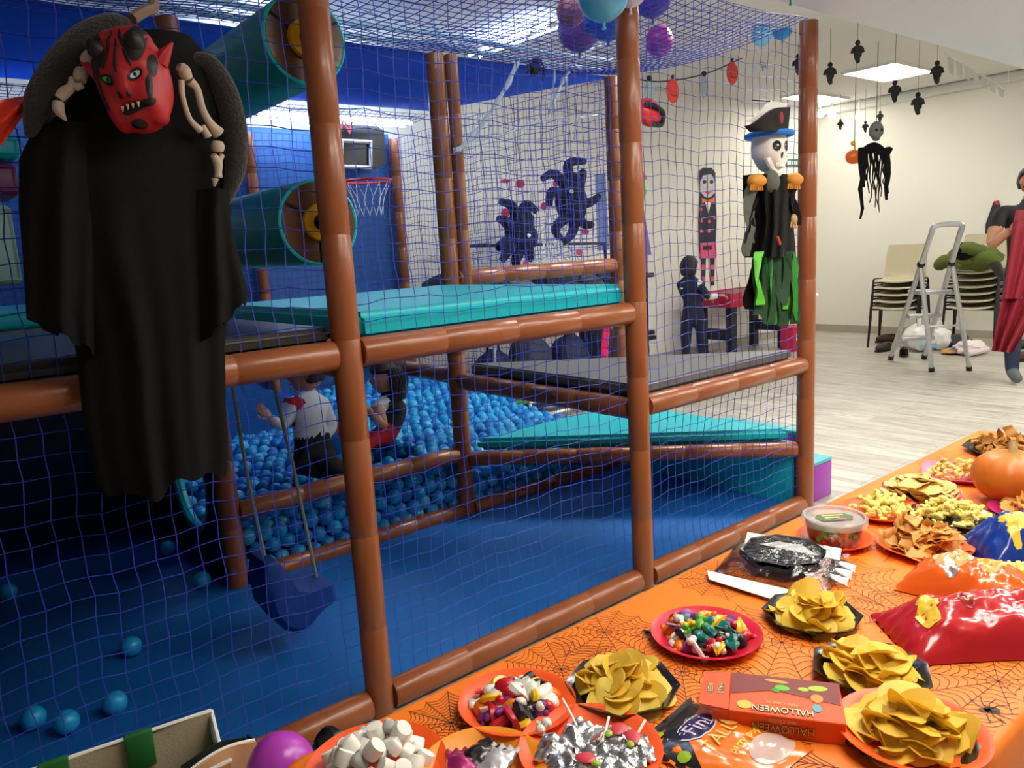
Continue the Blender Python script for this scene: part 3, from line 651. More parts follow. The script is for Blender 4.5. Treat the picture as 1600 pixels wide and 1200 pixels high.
# mask
MRED = mat('mask_red', (184, 26, 34), 0.45, var=0.18, scale=14, bump=0.12, bscale=40); MBLK = mat('mask_black', (22, 14, 14), 0.5)
mc = AY(210, 126, YC - 0.14); hx = V((1, 0, 0)); tilt = Matrix.Rotation(math.radians(-8), 3, 'Y')
MM = Matrix((RH * .97 + FH * .05, FC, ZU)).transposed() @ tilt
def mfn(d):
    k = 1.0
    if d.y > 0:
        k += .20 * math.exp(-((d.x / .16) ** 2 + ((d.z + .22) / .20) ** 2)); k += .07 * math.exp(-((d.x / .7) ** 2 + ((d.z - .16) / .10) ** 2))
        k -= .13 * math.exp(-(((abs(d.x) - .40) / .17) ** 2 + ((d.z + .04) / .11) ** 2)); k += .06 * math.exp(-(((abs(d.x) - .5) / .2) ** 2 + ((d.z + .36) / .16) ** 2))
        k -= .12 * math.exp(-((d.x / .34) ** 2 + ((d.z + .60) / .07) ** 2)); k += .07 * math.exp(-((d.x / .3) ** 2 + ((d.z + .82) / .12) ** 2))
        k += .16 * math.exp(-((abs(d.x) - .55) / .22) ** 2) * sm(-.1, -.65, d.z) * (1 - sm(-.75, -.98, d.z)); k += .10 * math.exp(-((abs(d.x) - .55) / .22) ** 2) * sm(.3, .7, d.z)
        k += .03 * sin(d.z * 22) * sm(.25, .5, d.z) * (1 - sm(.75, .95, d.z))
    return k
mr = (.069, .062, .099)
mask = obj('mask', MB().ball(mc, mr, 44, 32, MM, mfn), MRED, cos_t, ang=80)
def mpt(x, z, lift=1.0):
    y_ = sqrt(max(0.02, 1 - x * x - z * z)); d = V((x, y_, z)).normalized(); k = mfn(d) * lift
    return mc + MM @ V((d.x * mr[0] * k, d.y * mr[1] * k, d.z * mr[2] * k))
def mpatch(name, cx, cz, rx, rz, rot, m_, lift=1.012, parent=mask, pw=1.0):
    def fn(u, v):
        a = 2 * pi * u; r_ = v; x = rx * r_ * cos(a); z_ = rz * r_ * sin(a); return mpt(cx + x * cos(rot) - z_ * sin(rot), cz + x * sin(rot) + z_ * cos(rot), lift + .03 * (1 - v) * pw)
    b_ = MB().grid(fn, 16, 4, wrap=True); return obj(name, b_, m_, parent)
for sx, rt in ((-1, .25), (1, -.2)):
    o_ = mpt(sx * .50, .52); q = MM @ V((sx * .35, .8, .55))
    obj('horn', MB().tube([o_ - q * .01, o_ + q * .006, o_ + q * .011 + ZU * .005, o_ + q * .013 + ZU * .011], [.018, .016, .011, .003], 12), MBLK, mask)
    mpatch('horn_base', sx * .50, .50, .24, .34, rt, MBLK, 1.02)
mpatch('brow_stripe', 0.02, .30, .05, .34, -.2, MBLK); mpatch('brow_stripe', .30, .28, .05, .20, .3, MBLK); mpatch('brow_stripe', -.26, .30, .05, .22, -.6, MBLK)
for sx, m_ in ((-1, mat('mask_eye_green', (70, 170, 40), .3)), (1, mat('mask_eye_pale', (200, 204, 206), .3))):
    mpatch('eye_socket', sx * .40, -.05, .20, .10, sx * .35, MBLK, 1.03); 
    e = mpatch('eye', sx * .40, -.05, .14, .055, sx * .35, m_, 1.06); mpatch('pupil', sx * .40, -.05, .04, .045, 0, MBLK, 1.09, parent=cos_t)
mpatch('cheek_stripe', .62, -.25, .07, .22, -.5, MBLK); mpatch('cheek_stripe', -.60, -.34, .07, .2, .6, MBLK); mpatch('temple_dark', -.76, .34, .22, .36, .2, MBLK); mpatch('temple_dark', .80, .10, .10, .22, -.2, MBLK); mpatch('brow_stripe', -.12, .62, .05, .24, -.3, MBLK); mpatch('brow_stripe', .20, .66, .05, .2, .3, MBLK); mpatch('chin_mark', .02, -.84, .20, .09, 0, MBLK); mpatch('nose_mark', -.12, -.36, .05, .07, .5, MBLK, 1.02); mpatch('nose_mark', .12, -.36, .05, .07, -.5, MBLK, 1.02); mpatch('cheek_stripe', -.72, -.05, .06, .2, .2, MBLK); mpatch('moustache', .42, -.52, .22, .06, .3, MBLK)  # left temple mark enlarged to paint in the dark shading on that side
mpatch('open_mouth', 0.06, -.60, .32, .075, .12, MBLK, 1.06)
for x_, z_ in ((-.2, -.56), (-.05, -.55), (.1, -.54), (.25, -.51)):
    p_ = mpt(x_, z_, 1.08); obj('tooth', MB().tube([p_ + ZU * .002, p_ - ZU * .007], [.003, .001], 6), mat('tooth', (220, 200, 170), .4), mask)
for sx in (-1, 1):
    p_ = mc + MM @ V((sx * .066, .005, .03)); obj('pointed_ear', MB().tube([p_ - MM @ V((sx * .006, 0, .01)), p_ + MM @ V((sx * .008, 0, .006)), p_ + MM @ V((sx * .026, -.005, .024))], [.016, .012, .002], 8), MRED, mask)
# arm bones
BONE = mat('bone_print', (196, 180, 160), 0.7, var=0.06)
def bone(pp, rr, name='arm_bone'):
    pp = [(p_.x, p_.y, p_.z) for p_ in spline([(x, y, r_) for (x, y), r_ in zip(pp, rr)], 4)]; rr = [p_[2] for p_ in pp]; pp = [(p_[0], p_[1]) for p_ in pp]
    P = [AY(x, y, gy(x, y) - 0.05) for x, y in pp]
    obj(name, MB().tube(P, [r_ * 1.35 / 1200 for r_ in rr], 10), BONE, cos_t)
bone([(139, 80), (136, 92), (138, 104), (134, 110)], [5, 11, 9, 7]); bone([(127, 108), (126, 117), (127, 127)], [8, 12, 8])
bone([(112, 122), (112, 135), (100, 145), (92, 154)], [5, 8, 10, 8]); bone([(130, 133), (118, 136)], [5, 7]); bone([(91, 160), (92, 172), (103, 188)], [9, 9, 2], 'finger_bone')
bone([(279, 104), (286, 110), (294, 124)], [7, 13, 9]); bone([(296, 126), (308, 140), (316, 170), (328, 192), (341, 208)], [9, 7, 7, 8, 13]); bone([(283, 126), (285, 150), (296, 185), (313, 204)], [6, 5, 5, 7]); bone([(316, 196), (325, 214)], [5, 8])
bone([(340, 221), (340, 229), (340, 237)], [10, 13, 10]); bone([(333, 242), (340, 254), (341, 268), (341, 277)], [6, 9, 7, 8]); bone([(347, 242), (341, 256)], [5, 6]); bone([(336, 279), (335, 291)], [7, 2], 'finger_bone')
# orange cloth corner at the left edge
RO = mat('red_orange_foil', (240, 62, 32), 0.35, var=0.1)
t = thing('hanging_cloth', 'red-orange folded cloth corner poking in left of the devil costume', 'cloth', AY(0, 235, YC))
def rcl(u, v):
    x_ = -70 + 112 * u; ya_, yb2_ = interp([(0, 150, 250), (.55, 158, 240), (.8, 152, 205), (1, 148, 172)], u); p_ = AY(x_, ya_ + (yb2_ - ya_) * v, YC); p_.y -= .02 * sin(pi * v) + .008 * sin(v * 9 + u * 5); return p_
obj('cloth_fold', MB().slab(rcl, 16, 14, (0, .012, 0)), RO, t); p = AY(-60, 152, YC); obj('tie_cord', MB().tube([p, (p.x, 1.885, p.z + .05)], .004, 6), RO, t)
# ------------------------------------------------------------------ pirate skeleton on the net
YS = 1.80
a_ = lambda x, y, d=0.0: AY(x, y, YS - d)
pt = thing('pirate_skeleton', 'hanging skeleton in black pirate hat with bright green ribbon skirt', 'decoration', a_(1205, 515))
SK = mat('skull_white', (226, 224, 216), 0.55, var=0.06, bump=0.1, bscale=60)
sx_, sy_ = AY(1, 0, 0), 0
sc0 = a_(1202, 232, .05); MS = Matrix((RH, FC, ZU)).transposed() @ Matrix.Rotation(-.5, 3, 'Z')
def sfn(d):
    k = 1.0
    if d.y > 0:
        k -= .16 * math.exp(-(((abs(d.x) - .38) / .2) ** 2 + ((d.z - .02) / .17) ** 2)); k -= .10 * math.exp(-((d.x / .13) ** 2 + ((d.z + .36) / .14) ** 2)); k += .1 * math.exp(-((d.x / .4) ** 2 + ((d.z + .7) / .2) ** 2))
    k -= .16 * sm(-.25, -.8, d.z) * (1 - abs(d.y) * .5) * (abs(d.x) > .35)
    return k
sk = obj('skull', MB().ball(sc0, (.068, .07, .092), 32, 24, MS, sfn), SK, pt, ang=80)
SHG = mat('dull_eye', (96, 92, 86), .5)
DKS = mat('skull_dark', (30, 28, 26), .8)
def spt(x, z, l=1.0):
    d = V((x, sqrt(max(.02, 1 - x * x - z * z)), z)); k = sfn(d) * l; return sc0 + MS @ V((d.x * .068 * k, d.y * .07 * k, d.z * .092 * k))
for sx in (-1, 1):
    e = obj('eye_socket', MB().grid(lambda u, v, sx=sx: spt(sx * .38 + .24 * v * cos(2 * pi * u), .02 + .22 * v * sin(2 * pi * u), 1.02), 16, 4, wrap=True), DKS, sk)
    obj('eye', MB().ball(spt(sx * .38, .02, .97), .007, 8, 6), SHG, e)
obj('nose_hole', MB().grid(lambda u, v: spt(.09 * v * cos(2 * pi * u), -.36 + .13 * v * sin(2 * pi * u), 1.03), 12, 3, wrap=True), DKS, sk)
for k in range(-3, 4): obj('tooth', MB().rbox(spt(k * .09, -.66, 1.03), (.009, .006, .014), .002), SK, sk)
obj('jaw', MB().tube(spline([spt(-.75, -.45), spt(-.4, -.78, 1.12), spt(0, -.88, 1.2), spt(.4, -.78, 1.12), spt(.75, -.45)], 4), .012, 8), SK, sk)
# hat: white peak behind, black front, blue band
HK = mat('hat_black_felt', (18, 17, 17), .9); HW = mat('hat_white_felt', (232, 230, 224), .85); BB = mat('band_blue', (20, 120, 216), .6)
hat = obj('hat_front', MB().slab(lambda u, v: a_(1176 + 56 * u + (-9 + 12 * u) * v, 206 - 3 * u - (10 + 26 * sm(0, .75, u)) * v * 1.0, .10 + .035 * sin(pi * u)), 20, 10, (0, .012, 0)), HK, pt)
obj('hat_peak', MB().slab(lambda u, v: a_(1169 + 56 * u + 6 * v, 190 - 24 * u * (1 - u) * 0 - (6 + 30 * sm(0, .6, u) * (1 - .25 * u)) * v, .075), 16, 8, (0, .01, 0)), HW, pt)
obj('hat_crown', MB().ball(a_(1204, 200, .05), (.066, .06, .075), 20, 14, MS), HK, hat)
obj('hat_band', MB().tube([sc0 + MS @ V((.080 * cos(k * pi / 16), .088 * sin(k * pi / 16), .050)) for k in range(32)], .011, 8, closed=True), BB, hat)
obj('hat_emblem', MB().ball(a_(1221, 184, .152), (.012, .004, .022), 10, 8), mat('emblem_red', (140, 26, 46), .7), hat)
# torso and rags
def rag(pp, w0, w1, m_, name, parent, d=0.05, seed=0):
    P = spline([a_(x, y, d) for x, y in pp], 5); n = len(P); rr_ = random.Random(seed)
    def fn(u, v):
        k = min(n - 1, int(round(v * (n - 1)))); wv = w0 + (w1 - w0) * v
        return P[k] + V((1, 0, 0)) * ((u - .5) * wv * (1 + .15 * sin(v * 14 + seed))) + V((0, 1, 0)) * (.012 * sin(u * 5 + v * 6 + seed))
    return obj(name, MB().slab(fn, 5, n, (0, .003, 0)), m_, parent)
SHEER = mat('sheer_grey', (88, 90, 82), .9, var=.4, scale=40)
tor = obj('torso', MB().slab(lambda u, v: a_(interp([(0, 1178, 1238), (.25, 1178, 1243), (.6, 1186, 1240), (1, 1180, 1244)], v)[0] * (1 - u) + interp([(0, 1178, 1238), (.25, 1178, 1243), (.6, 1186, 1240), (1, 1180, 1244)], v)[1] * u, 272 + 130 * v, .04 + .06 * sin(pi * u) + .008 * sin(u * 26 + 4 * v)), 26, 20, (0, .05, 0)), BLACK, pt)
obj('rib_cage', MB().ball(a_(1204, 284, .085), (.045, .03, .045), 14, 10), SHEER, tor)
GOLD = mat('gold_cloth', (206, 140, 44), .6)
for x_, y_ in ((1182, 283), (1240, 281)):
    e = obj('epaulette', MB().ball(a_(x_, y_, .07), (.042, .034, .027), 14, 10, None, lambda d: 1 + .05 * sin(12 * d.x)), GOLD, pt)
    for k in range(6): obj('fringe', MB().tube([a_(x_ - 8 + 3.2 * k, y_ + 6, .085), a_(x_ - 9 + 3.6 * k, y_ + 14, .08)], .005, 5), GOLD, e)
for k, (x_, y_, x2_, y2_, w_a) in enumerate(((1176, 290, 1170, 380, .06), (1180, 310, 1174, 372, .05), (1240, 296, 1246, 352, .07), (1178, 330, 1168, 400, .05))):
    rag([(x_, y_), ((x_ + x2_) / 2 - 3, (y_ + y2_) / 2), (x2_, y2_)], w_a, w_a * .7, SHEER if k in (0, 3) else BLACK, 'ragged_sleeve', pt, .06, k)
rag([(1192, 392), (1180, 430), (1178, 482)], .09, .10, BLACK, 'cape_panel', pt, .045, 9)
obj('bony_hand', MB().ball(a_(1240, 343, .06), (.02, .015, .022), 10, 8), mat('tan_bone', (190, 150, 104), .6), pt)
for k in range(3): obj('finger_bone', MB().tube([a_(1236 + 4 * k, 347, .06), a_(1235 + 4 * k, 356, .062)], .005, 6), MATS['tan_bone'], pt)
GREENS = [mat('ribbon_bright_green', (96, 200, 52), .5), mat('ribbon_green', (44, 140, 46), .5), mat('ribbon_dark_green', (24, 66, 36), .6), mat('ribbon_pale_green', (150, 206, 140), .5)]
rg = random.Random(3)
for k in range(24):
    u = (k + .5) / 24; x0_ = 1184 + 56 * u; x1_ = 1182 + 68 * u + rg.uniform(-4, 4); ye = 505 + rg.uniform(-26, 8) - 14 * abs(u - .4)
    rag([(x0_, 388 + 12 * abs(u - .5)), ((x0_ + x1_) / 2 + rg.uniform(-4, 4), 440), (x1_, ye)], .035, .045, GREENS[(2, 0, 2, 1, 2, 0, 2, 1, 2, 3)[k % 10]], 'ribbon', pt, .05 + rg.uniform(-.02, .035), k)
obj('hanging_cord', MB().tube([a_(1204, 165, .05), a_(1205, 158, .0), V((a_(1206, 150).x, 1.888, a_(1206, 150).z))], .003, 6), BLACKM, pt)
obj('belt_tie', MB().tube([a_(1215, 370, .12), a_(1219, 382, .12)], .006, 6), mat('tie_orange', (200, 70, 40), .6), pt)
# ------------------------------------------------------------------ balloons
def balloon(c, r, m_, label, group=None, name='balloon', down=True):
    c = V(c); t = thing(name, label, 'balloon', c - ZU * r * 1.2, 0, group)
    obj('balloon_skin', MB().ball(c, (r, r, r * 1.12), 28, 20, None, lambda d: 1 - .10 * sm(-.2, -1, d.z) * 1.0), m_, t)
    obj('balloon_knot', MB().lathe([(r * .02, 0), (r * .07, -.004), (r * .05, -.012), (r * .10, -.022)], 10, c - ZU * (r * .995)), m_, t)
    return t
BLB = mat('balloon_sky', (84, 178, 222), .28, sss=.15, var=.03); WHB = mat('balloon_white', (214, 214, 222), .3, sss=.15, var=.03); PUB = mat('balloon_purple', (186, 64, 190), .28, sss=.1, var=.03)
balloon(AY(942, -8, 1.74), .078, BLB, 'sky blue balloon at the top of the middle brown post')
balloon(AY(984, -20, 1.80), .062, WHB, 'white balloon tucked behind the blue one at the top of the post')
balloon(AY(1235, -28, 1.72), .062, mat('balloon_teal', (40, 168, 176), .3), 'teal balloon just touching the top edge of the picture')
for x_, y_, Y_, r_, c_, lb in ((905, 60, 2.75, .10, (120, 62, 130), 'plum balloon resting on the roof net left of the middle post'), (950, 55, 2.55, .12, (26, 82, 176), 'dark blue balloon resting on the roof net left of the middle post'), (893, 45, 2.45, .06, (150, 74, 56), 'brown balloon resting on the roof net'), (1030, 57, 2.62, .07, (168, 40, 130), 'magenta balloon resting on the roof net right of the middle post'), (1020, 28, 2.2, .08, (96, 60, 160), 'violet balloon resting on the roof net by the middle post')):
    p = AY(x_, y_, Y_); balloon((p.x, p.y, 2.2 + r_ * 1.12), r_, mat('balloon_%d%d' % (x_, y_), c_, .35, var=.03), lb, 'balloons lying on the roof net')
for x_, y_, Y_, lb, c_ in ((1190, 56, 3.5, 'pale blue balloon high on the white wall left of the end post', (120, 186, 214)), (1222, 46, 3.5, 'bright blue balloon high behind the end post', (40, 140, 208))):
    balloon(AY(x_, y_, Y_), .078, mat('balloon_w%d' % x_, c_, .3, sss=.1, var=.03), lb)
# ------------------------------------------------------------------ garland over the empty floor
gt = thing('paper_garland', 'string garland of orange pumpkin discs and grey ghosts along the white wall', 'garland', AY(1110, 150, 4.2))
ORD = mat('orange_paper', (226, 62, 34), .6, var=.08); GHO = mat('ghost_grey_paper', (150, 166, 174), .7)
def gp(x, y): return AY(x, y, 4.2)
strp = [(985, 120), (1015, 127), (1050, 126), (1100, 116), (1148, 96), (1195, 72), (1245, 40)]
obj('string', MB().tube(spline([gp(x, y) for x, y in strp], 5), .006, 5), BLACKM, gt)
MG = Matrix((RH, FC, ZU)).transposed()
for x, y in ((1051, 142), (1144, 114), (1243, 60)):
    d = obj('pumpkin_disc', MB().lathe([(.002, -.012), (.075, -.012), (.085, 0), (.075, .012), (.002, .012)], 24, gp(x, y), Matrix((V((1, 0, 0)), V((0, 0, 1)), V((0, -1, 0)))).transposed(), sx=.9, sy=1.15), ORD, gt)
    obj('printed_face', MB().tube(spline([gp(x, y) + V((-.035, -.016, -.03)), gp(x, y) + V((0, -.016, -.045)), gp(x, y) + V((.035, -.016, -.03))], 4), .005, 5), mat('brown_print', (120, 40, 24), .7), d)
    obj('stalk', MB().tube([gp(x, y) + V((0, 0, .09)), gp(x, y) + V((.008, 0, .12))], .012, 6), BLACKM, d)
for x, y in ((1015, 140), (1100, 132), (1193, 90)):
    c = gp(x, y); prof = [(-.02, .07), (.02, .07), (.045, .03), (.055, -.02), (.035, -.05), (.05, -.09), (.015, -.07), (-.01, -.12), (-.03, -.07), (-.06, -.06), (-.05, 0), (-.04, .04)]
    g = obj('ghost_cutout', MB().prism([c + V((a, 0, b_)) for a, b_ in prof], (0, -.004, 0), (0, .004, 0)), GHO, gt)
    obj('ghost_head', MB().ball(c + V((.0, 0, .085)), .024, 10, 8), BLACKM, g)
# red and black hanging ornament beside the middle post
c = AY(1012, 175, 4.0); t = thing('hanging_mask_ornament', 'red and black rounded hanging ornament just right of the middle post', 'ornament', c)
obj('red_shell', MB().ball(c, (.13, .07, .10), 20, 14, Matrix.Rotation(.35, 3, 'Y'), lambda d: 1 + .1 * d.x), mat('ornament_red', (204, 40, 34), .35), t)
obj('black_band', MB().tube(spline([c + V((-.10, -.075, .045)), c + V((0, -.085, .02)), c + V((.09, -.07, -.01)), c + V((.125, -.04, -.05)), c + V((.09, -.05, -.095)), c + V((0, -.06, -.10))], 5), .02, 8), BLACKP, t)
obj('thread', MB().tube([c + ZU * .08, (c.x, c.y, ZC)], .003, 4), BLACKM, t)
# ------------------------------------------------------------------ wall figures and notices
YW = YB - 0.012
def flat(pts, m_, name, parent, d=0.0, Y=YW, th=.006):
    P = [AY(x, y, Y - d) for x, y in pts]; return obj(name, MB().prism(P, (0, 0, 0), (0, th, 0)), m_, parent, smooth=False)
def ell(cx, cy, rx, ry, n=16): return [(cx + rx * cos(2 * pi * k / n), cy + ry * sin(2 * pi * k / n)) for k in range(n)]
vt = thing('vampire_cutout', 'tall paper vampire figure with bow tie taped to the white wall', 'wall decoration', AY(1105, 448, YW))
PG = mat('vampire_skin', (198, 196, 200), .7); PB = mat('print_black', (44, 40, 44), .7); PP = mat('print_pink', (222, 84, 124), .7); PO = mat('print_orange', (236, 120, 60), .7)
flat([(1094, 302), (1092, 345), (1093, 396), (1118, 396), (1120, 345), (1118, 302)], PB, 'suit', vt)
flat(ell(1106, 287, 13, 22), PG, 'face', vt, .003); flat([(1093, 286), (1093, 268), (1099, 262), (1112, 262), (1118, 270), (1118, 284), (1112, 272), (1099, 274)], PB, 'painted_hair', vt, .006)
flat([(1097, 309), (1106, 313), (1117, 308), (1117, 317), (1106, 314), (1097, 318)], PO, 'bow_tie', vt, .006); flat([(1102, 316), (1111, 316), (1107, 334)], WHITEP, 'shirt_front', vt, .006)
for x in (1101, 1112): flat(ell(x, 284, 3, 3, 10), PB, 'painted_eye', vt, .006)
flat([(1100, 299), (1113, 299), (1107, 304)], PP, 'painted_mouth', vt, .006)
for x, y in ((1095, 327), (1096, 345), (1108, 346), (1096, 361), (1108, 361), (1117, 340)): flat(ell(x, y, 2.6, 3, 8), PP, 'printed_dot', vt, .006)
flat([(1094, 380), (1119, 378), (1120, 403), (1094, 404)], PP, 'shorts', vt, .004); flat([(1099, 384), (1113, 383), (1113, 390), (1099, 391)], PB, 'belt_print', vt, .007)
for x in (1099, 1113): flat([(x - 3, 403), (x + 4, 403), (x + 3, 446), (x - 2, 446)], PB, 'leg', vt); flat([(x - 3, 414), (x + 4, 414), (x + 4, 421), (x - 3, 421)], PP, 'stripe', vt, .003); flat([(x - 2, 432), (x + 3, 432), (x + 3, 440), (x - 2, 440)], PP, 'stripe', vt, .003)
wt = thing('witch_cutout', 'green-faced paper witch in purple dress half hidden by the middle post', 'wall decoration', AY(1004, 480, YW))
PV = mat('print_violet', (128, 108, 182), .7); PGn = mat('print_green', (120, 190, 70), .7)
flat([(992, 327), (1006, 327), (1018, 398), (990, 398)], PV, 'dress', wt); flat([(990, 280), (1006, 280), (1010, 300), (1003, 328), (990, 326)], PGn, 'face', wt, .003); flat([(990, 268), (1006, 268), (1012, 280), (990, 284)], mat('print_rose', (214, 120, 140), .7), 'hat_print', wt, .006)
for x in (998, 1009): flat([(x - 3, 398), (x + 3, 398), (x + 3, 428), (x - 3, 428)], PV, 'leg', wt)
# exit sign and box beside the foosball table
et = thing('exit_sign', 'small green exit sign on the white wall behind the skeleton', 'sign', AY(1240, 262, YW))
flat([(1228, 249), (1250, 248), (1250, 259), (1228, 260)], mat('sign_green', (40, 128, 92), .5), 'sign_plate', et)
flat([(1230, 251), (1236, 251), (1236, 257), (1230, 257)], WHITEP, 'pictogram', et, .008)
for x_ in (1238, 1241, 1244, 1247): flat([(x_, 252), (x_ + 1.6, 252), (x_ + 1.6, 257), (x_, 257)], WHITEP, 'sign_mark', et, .008)
st = thing('stand_pole', 'black equipment stand pole with clamps in front of the wall by the middle post', 'stand', AY(1011, 548, 5.2))
for (x0_, y0_, x1_, y1_, r_) in ((1010, 425, 1012, 556, .014),): obj('pole', MB().tube([AY(x0_, y0_, 5.2), AY(x1_, y1_, 5.2)], r_, 8), BLACKM, st)
for x, y in ((1012, 430), (1013, 520), (1015, 528)): obj('clamp', MB().rbox(AY(x, y, 5.19), (.16, .05, .045), .01), BLACKM, st)
for k in range(3):
    a = k * 2.1 + .4; p = AY(1012, 552, 5.2); obj('foot', MB().tube([(p.x, p.y, .12), (p.x + .22 * cos(a), p.y + .22 * sin(a) * .6, .012)], .012, 8), BLACKM, st)
# white picture board on the wall behind the spiders
bt = thing('notice_board', 'white picture board with small red blots behind the two big plush spiders', 'board', AY(858, 432, YW))
flat([(768, 272), (947, 268), (958, 428), (768, 432)], WHITEP, 'board', bt); RB = mat('blot_red', (190, 40, 70), .7)
for x, y, a, b_ in ((813, 287, 7, 7), (790, 283, 8, 3), (850, 322, 5, 6), (790, 333, 7, 8), (868, 287, 4, 5), (822, 412, 5, 5), (905, 394, 5, 5), (915, 362, 6, 4)): flat(ell(x, y, a, b_, 10), RB if (a, b_) != (5, 5) else PP, 'red_blot', bt, .004)
flat([(930, 272), (946, 271), (952, 390), (934, 392)], mat('print_slate_blue', (120, 140, 190), .7), 'blue_margin', bt, .004)
# basketball hoop
ht = thing('basketball_hoop', 'black toy basketball backboard with white square and red ring', 'basketball hoop', AY(565, 265, 5.24))
bp_ = [(520, 190), (540, 186), (580, 190), (600, 205), (602, 256), (585, 266), (540, 265), (520, 262)]
flat(bp_, BLACKP, 'backboard', ht, 0, 5.26, .02); fr_ = [(534, 220), (579, 222), (579, 262), (534, 260)]
obj('target_square', MB().tube([AY(x, y, 5.24) for x, y in fr_], .018, 6, closed=True), WHITEP, ht); text_on('lettering', 'W', .16, AY(538, 199, 5.235), (1, 0, 0), (0, 0, 1), mat('print_red', (206, 60, 60), .6), ht)
rc = AY(574, 283, 5.0); obj('ring', MB().tube([rc + V((.17 * cos(a * pi / 14), .17 * sin(a * pi / 14), 0)) for a in range(28)], .010, 6, closed=True), mat('ring_red', (214, 50, 56), .4), ht)
obj('bracket', MB().tube([rc + V((0, .17, 0)), rc + V((0, .25, .03))], .02, 6), MATS['ring_red'], ht)
b = MB()
for k in range(12):
    a = k * pi / 6; b.tube([rc + V((.165 * cos(a), .165 * sin(a), 0)), rc + V((.11 * cos(a + .35), .11 * sin(a + .35), -.13)), rc + V((.09 * cos(a), .09 * sin(a), -.24))], .003, 4)
obj('hoop_net', b, WHITEP, ht)
# ------------------------------------------------------------------ giant plush spiders
PLUSH = mat('black_plush', (14, 16, 26), .95, var=.3, scale=40, bump=.5, bscale=120)
def spider(label, ctr, Y, body, legs, tilt=0):
    t = thing('plush_spider', label, 'spider', AY(ctr[0], ctr[1], Y))
    for k, (x, y, r_, q) in enumerate(body): obj(('abdomen', 'head')[min(k, 1)], MB().ball(AY(x, y, Y - .06), (r_, r_ * .8, r_ * q), 20, 14, None, lambda d: 1 + .03 * sin(7 * d.x + 5 * d.z)), PLUSH, t)
    for lg in legs:
        P = spline([AY(x, y, Y - .06 - dd) for x, y, dd in lg], 5); n = len(P); obj('leg', MB().tube(P, [.050 * (1 - .5 * k / (n - 1)) for k in range(n)], 9), PLUSH, t)
    top_ = AY(ctr[0], ctr[1] - 30, Y); obj('thread', MB().tube([top_, (top_.x, Y, ZC)], .003, 4), BLACKM, t)
    return t
s1 = spider('larger black plush spider with curled legs high on the net', (892, 330), 4.6, [(893, 318, .14, 1.25), (895, 290, .11, .9)],
       [[(888, 295, 0), (866, 272, .04), (848, 279, .06)], [(892, 285, 0), (888, 256, .05), (914, 252, .08)], [(905, 290, 0), (910, 272, .04), (912, 268, .04)], [(905, 318, 0), (922, 316, .04), (936, 306, .05)],
        [(902, 335, 0), (912, 350, .05), (926, 351, .06)], [(885, 340, 0), (872, 350, .04), (868, 362, .04), (880, 378, .02)], [(898, 345, 0), (893, 366, .03), (878, 380, .04)], [(880, 305, 0), (862, 300, .04), (858, 322, .05)]])
s2 = spider('smaller black plush spider lower down left of the larger one', (812, 370), 4.6, [(812, 365, .12, 1.35), (818, 345, .09, .9)],
       [[(808, 345, 0), (800, 322, .04), (782, 315, .05)], [(816, 340, 0), (822, 320, .04), (838, 330, .06)], [(800, 358, 0), (788, 345, .04), (778, 342, .04)], [(826, 360, 0), (834, 370, .05), (832, 385, .05)],
        [(802, 380, 0), (792, 395, .04), (784, 408, .03)], [(812, 392, 0), (806, 408, .03), (810, 420, .02)], [(824, 385, 0), (828, 400, .03), (826, 408, .02)], [(800, 372, 0), (782, 384, .04), (778, 388, .05)]])
for x, y, tt in ((893, 299, s1), (826, 368, s2)): obj('eye', MB().ball(AY(x, y, 4.44), .016, 8, 6), WHITEP, tt)
# small spider and stretched cobweb near the roof
c = AY(834, 108, 3.0); t = thing('small_spider', 'small hairy brown spider caught high in the cobweb', 'spider', c); SPB = mat('spider_brown', (52, 46, 40), .95, var=.3, scale=60, bump=.5)
obj('abdomen', MB().ball(c, (.028, .024, .034), 14, 10), SPB, t); obj('head', MB().ball(c + V((.004, -.02, .036)), .018, 10, 8), SPB, t)
for k in range(8):
    a = (k % 4 - 1.5) * .5 + (0 if k < 4 else pi); d = V((cos(a), 0, sin(a))); obj('leg', MB().tube([c, c + d * .035 + V((0, -.03, .012)), c + d * .062 + V((0, -.012, -.012))], [.006, .006, .003], 6), SPB, t)
WEB = mat('cobweb_white', (206, 214, 220), .8, alpha=.75)
t = thing('cobweb', 'stretched white fake cobweb hanging between the posts below the roof', 'cobweb', AY(709, 235, 2.95))
for k, pp in enumerate(([(836, 40), (815, 82), (795, 130), (765, 178), (735, 215), (718, 233), (708, 235)], [(708, 235), (735, 222), (780, 212), (830, 194), (860, 186), (890, 184)], [(905, 184), (936, 180)], [(945, 68), (930, 72), (905, 90), (893, 105), (878, 130), (865, 160), (858, 178)], [(858, 178), (864, 140), (866, 100), (852, 60)], [(836, 60), (864, 95), (895, 105)], [(886, 120), (884, 150)], [(780, 150), (740, 220)], [(812, 90), (760, 190)], [(900, 190), (898, 220)])):
    P = spline([AY(x, y, 2.95) for x, y in pp], 6); n = len(P); obj('web_strand', MB().tube(P, [(.010 if k in (0, 3) else .005) * (1 + .5 * sin(q * 1.7)) for q in range(n)], 5), WEB, t)
t = thing('cobweb', 'grey fake cobweb draped over the coats and lower spider', 'cobweb', AY(860, 405, 4.5))
for k in range(14):
    rr_ = random.Random(k); x = 845 + 45 * rr_.random(); P = spline([AY(x, 330 + 20 * rr_.random(), 4.5), AY(x + rr_.uniform(-14, 14), 375, 4.5), AY(x + rr_.uniform(-35, 45), 410 + 8 * rr_.random(), 4.45)], 5); obj('web_strand', MB().tube(P, .006, 5), WEB, t)
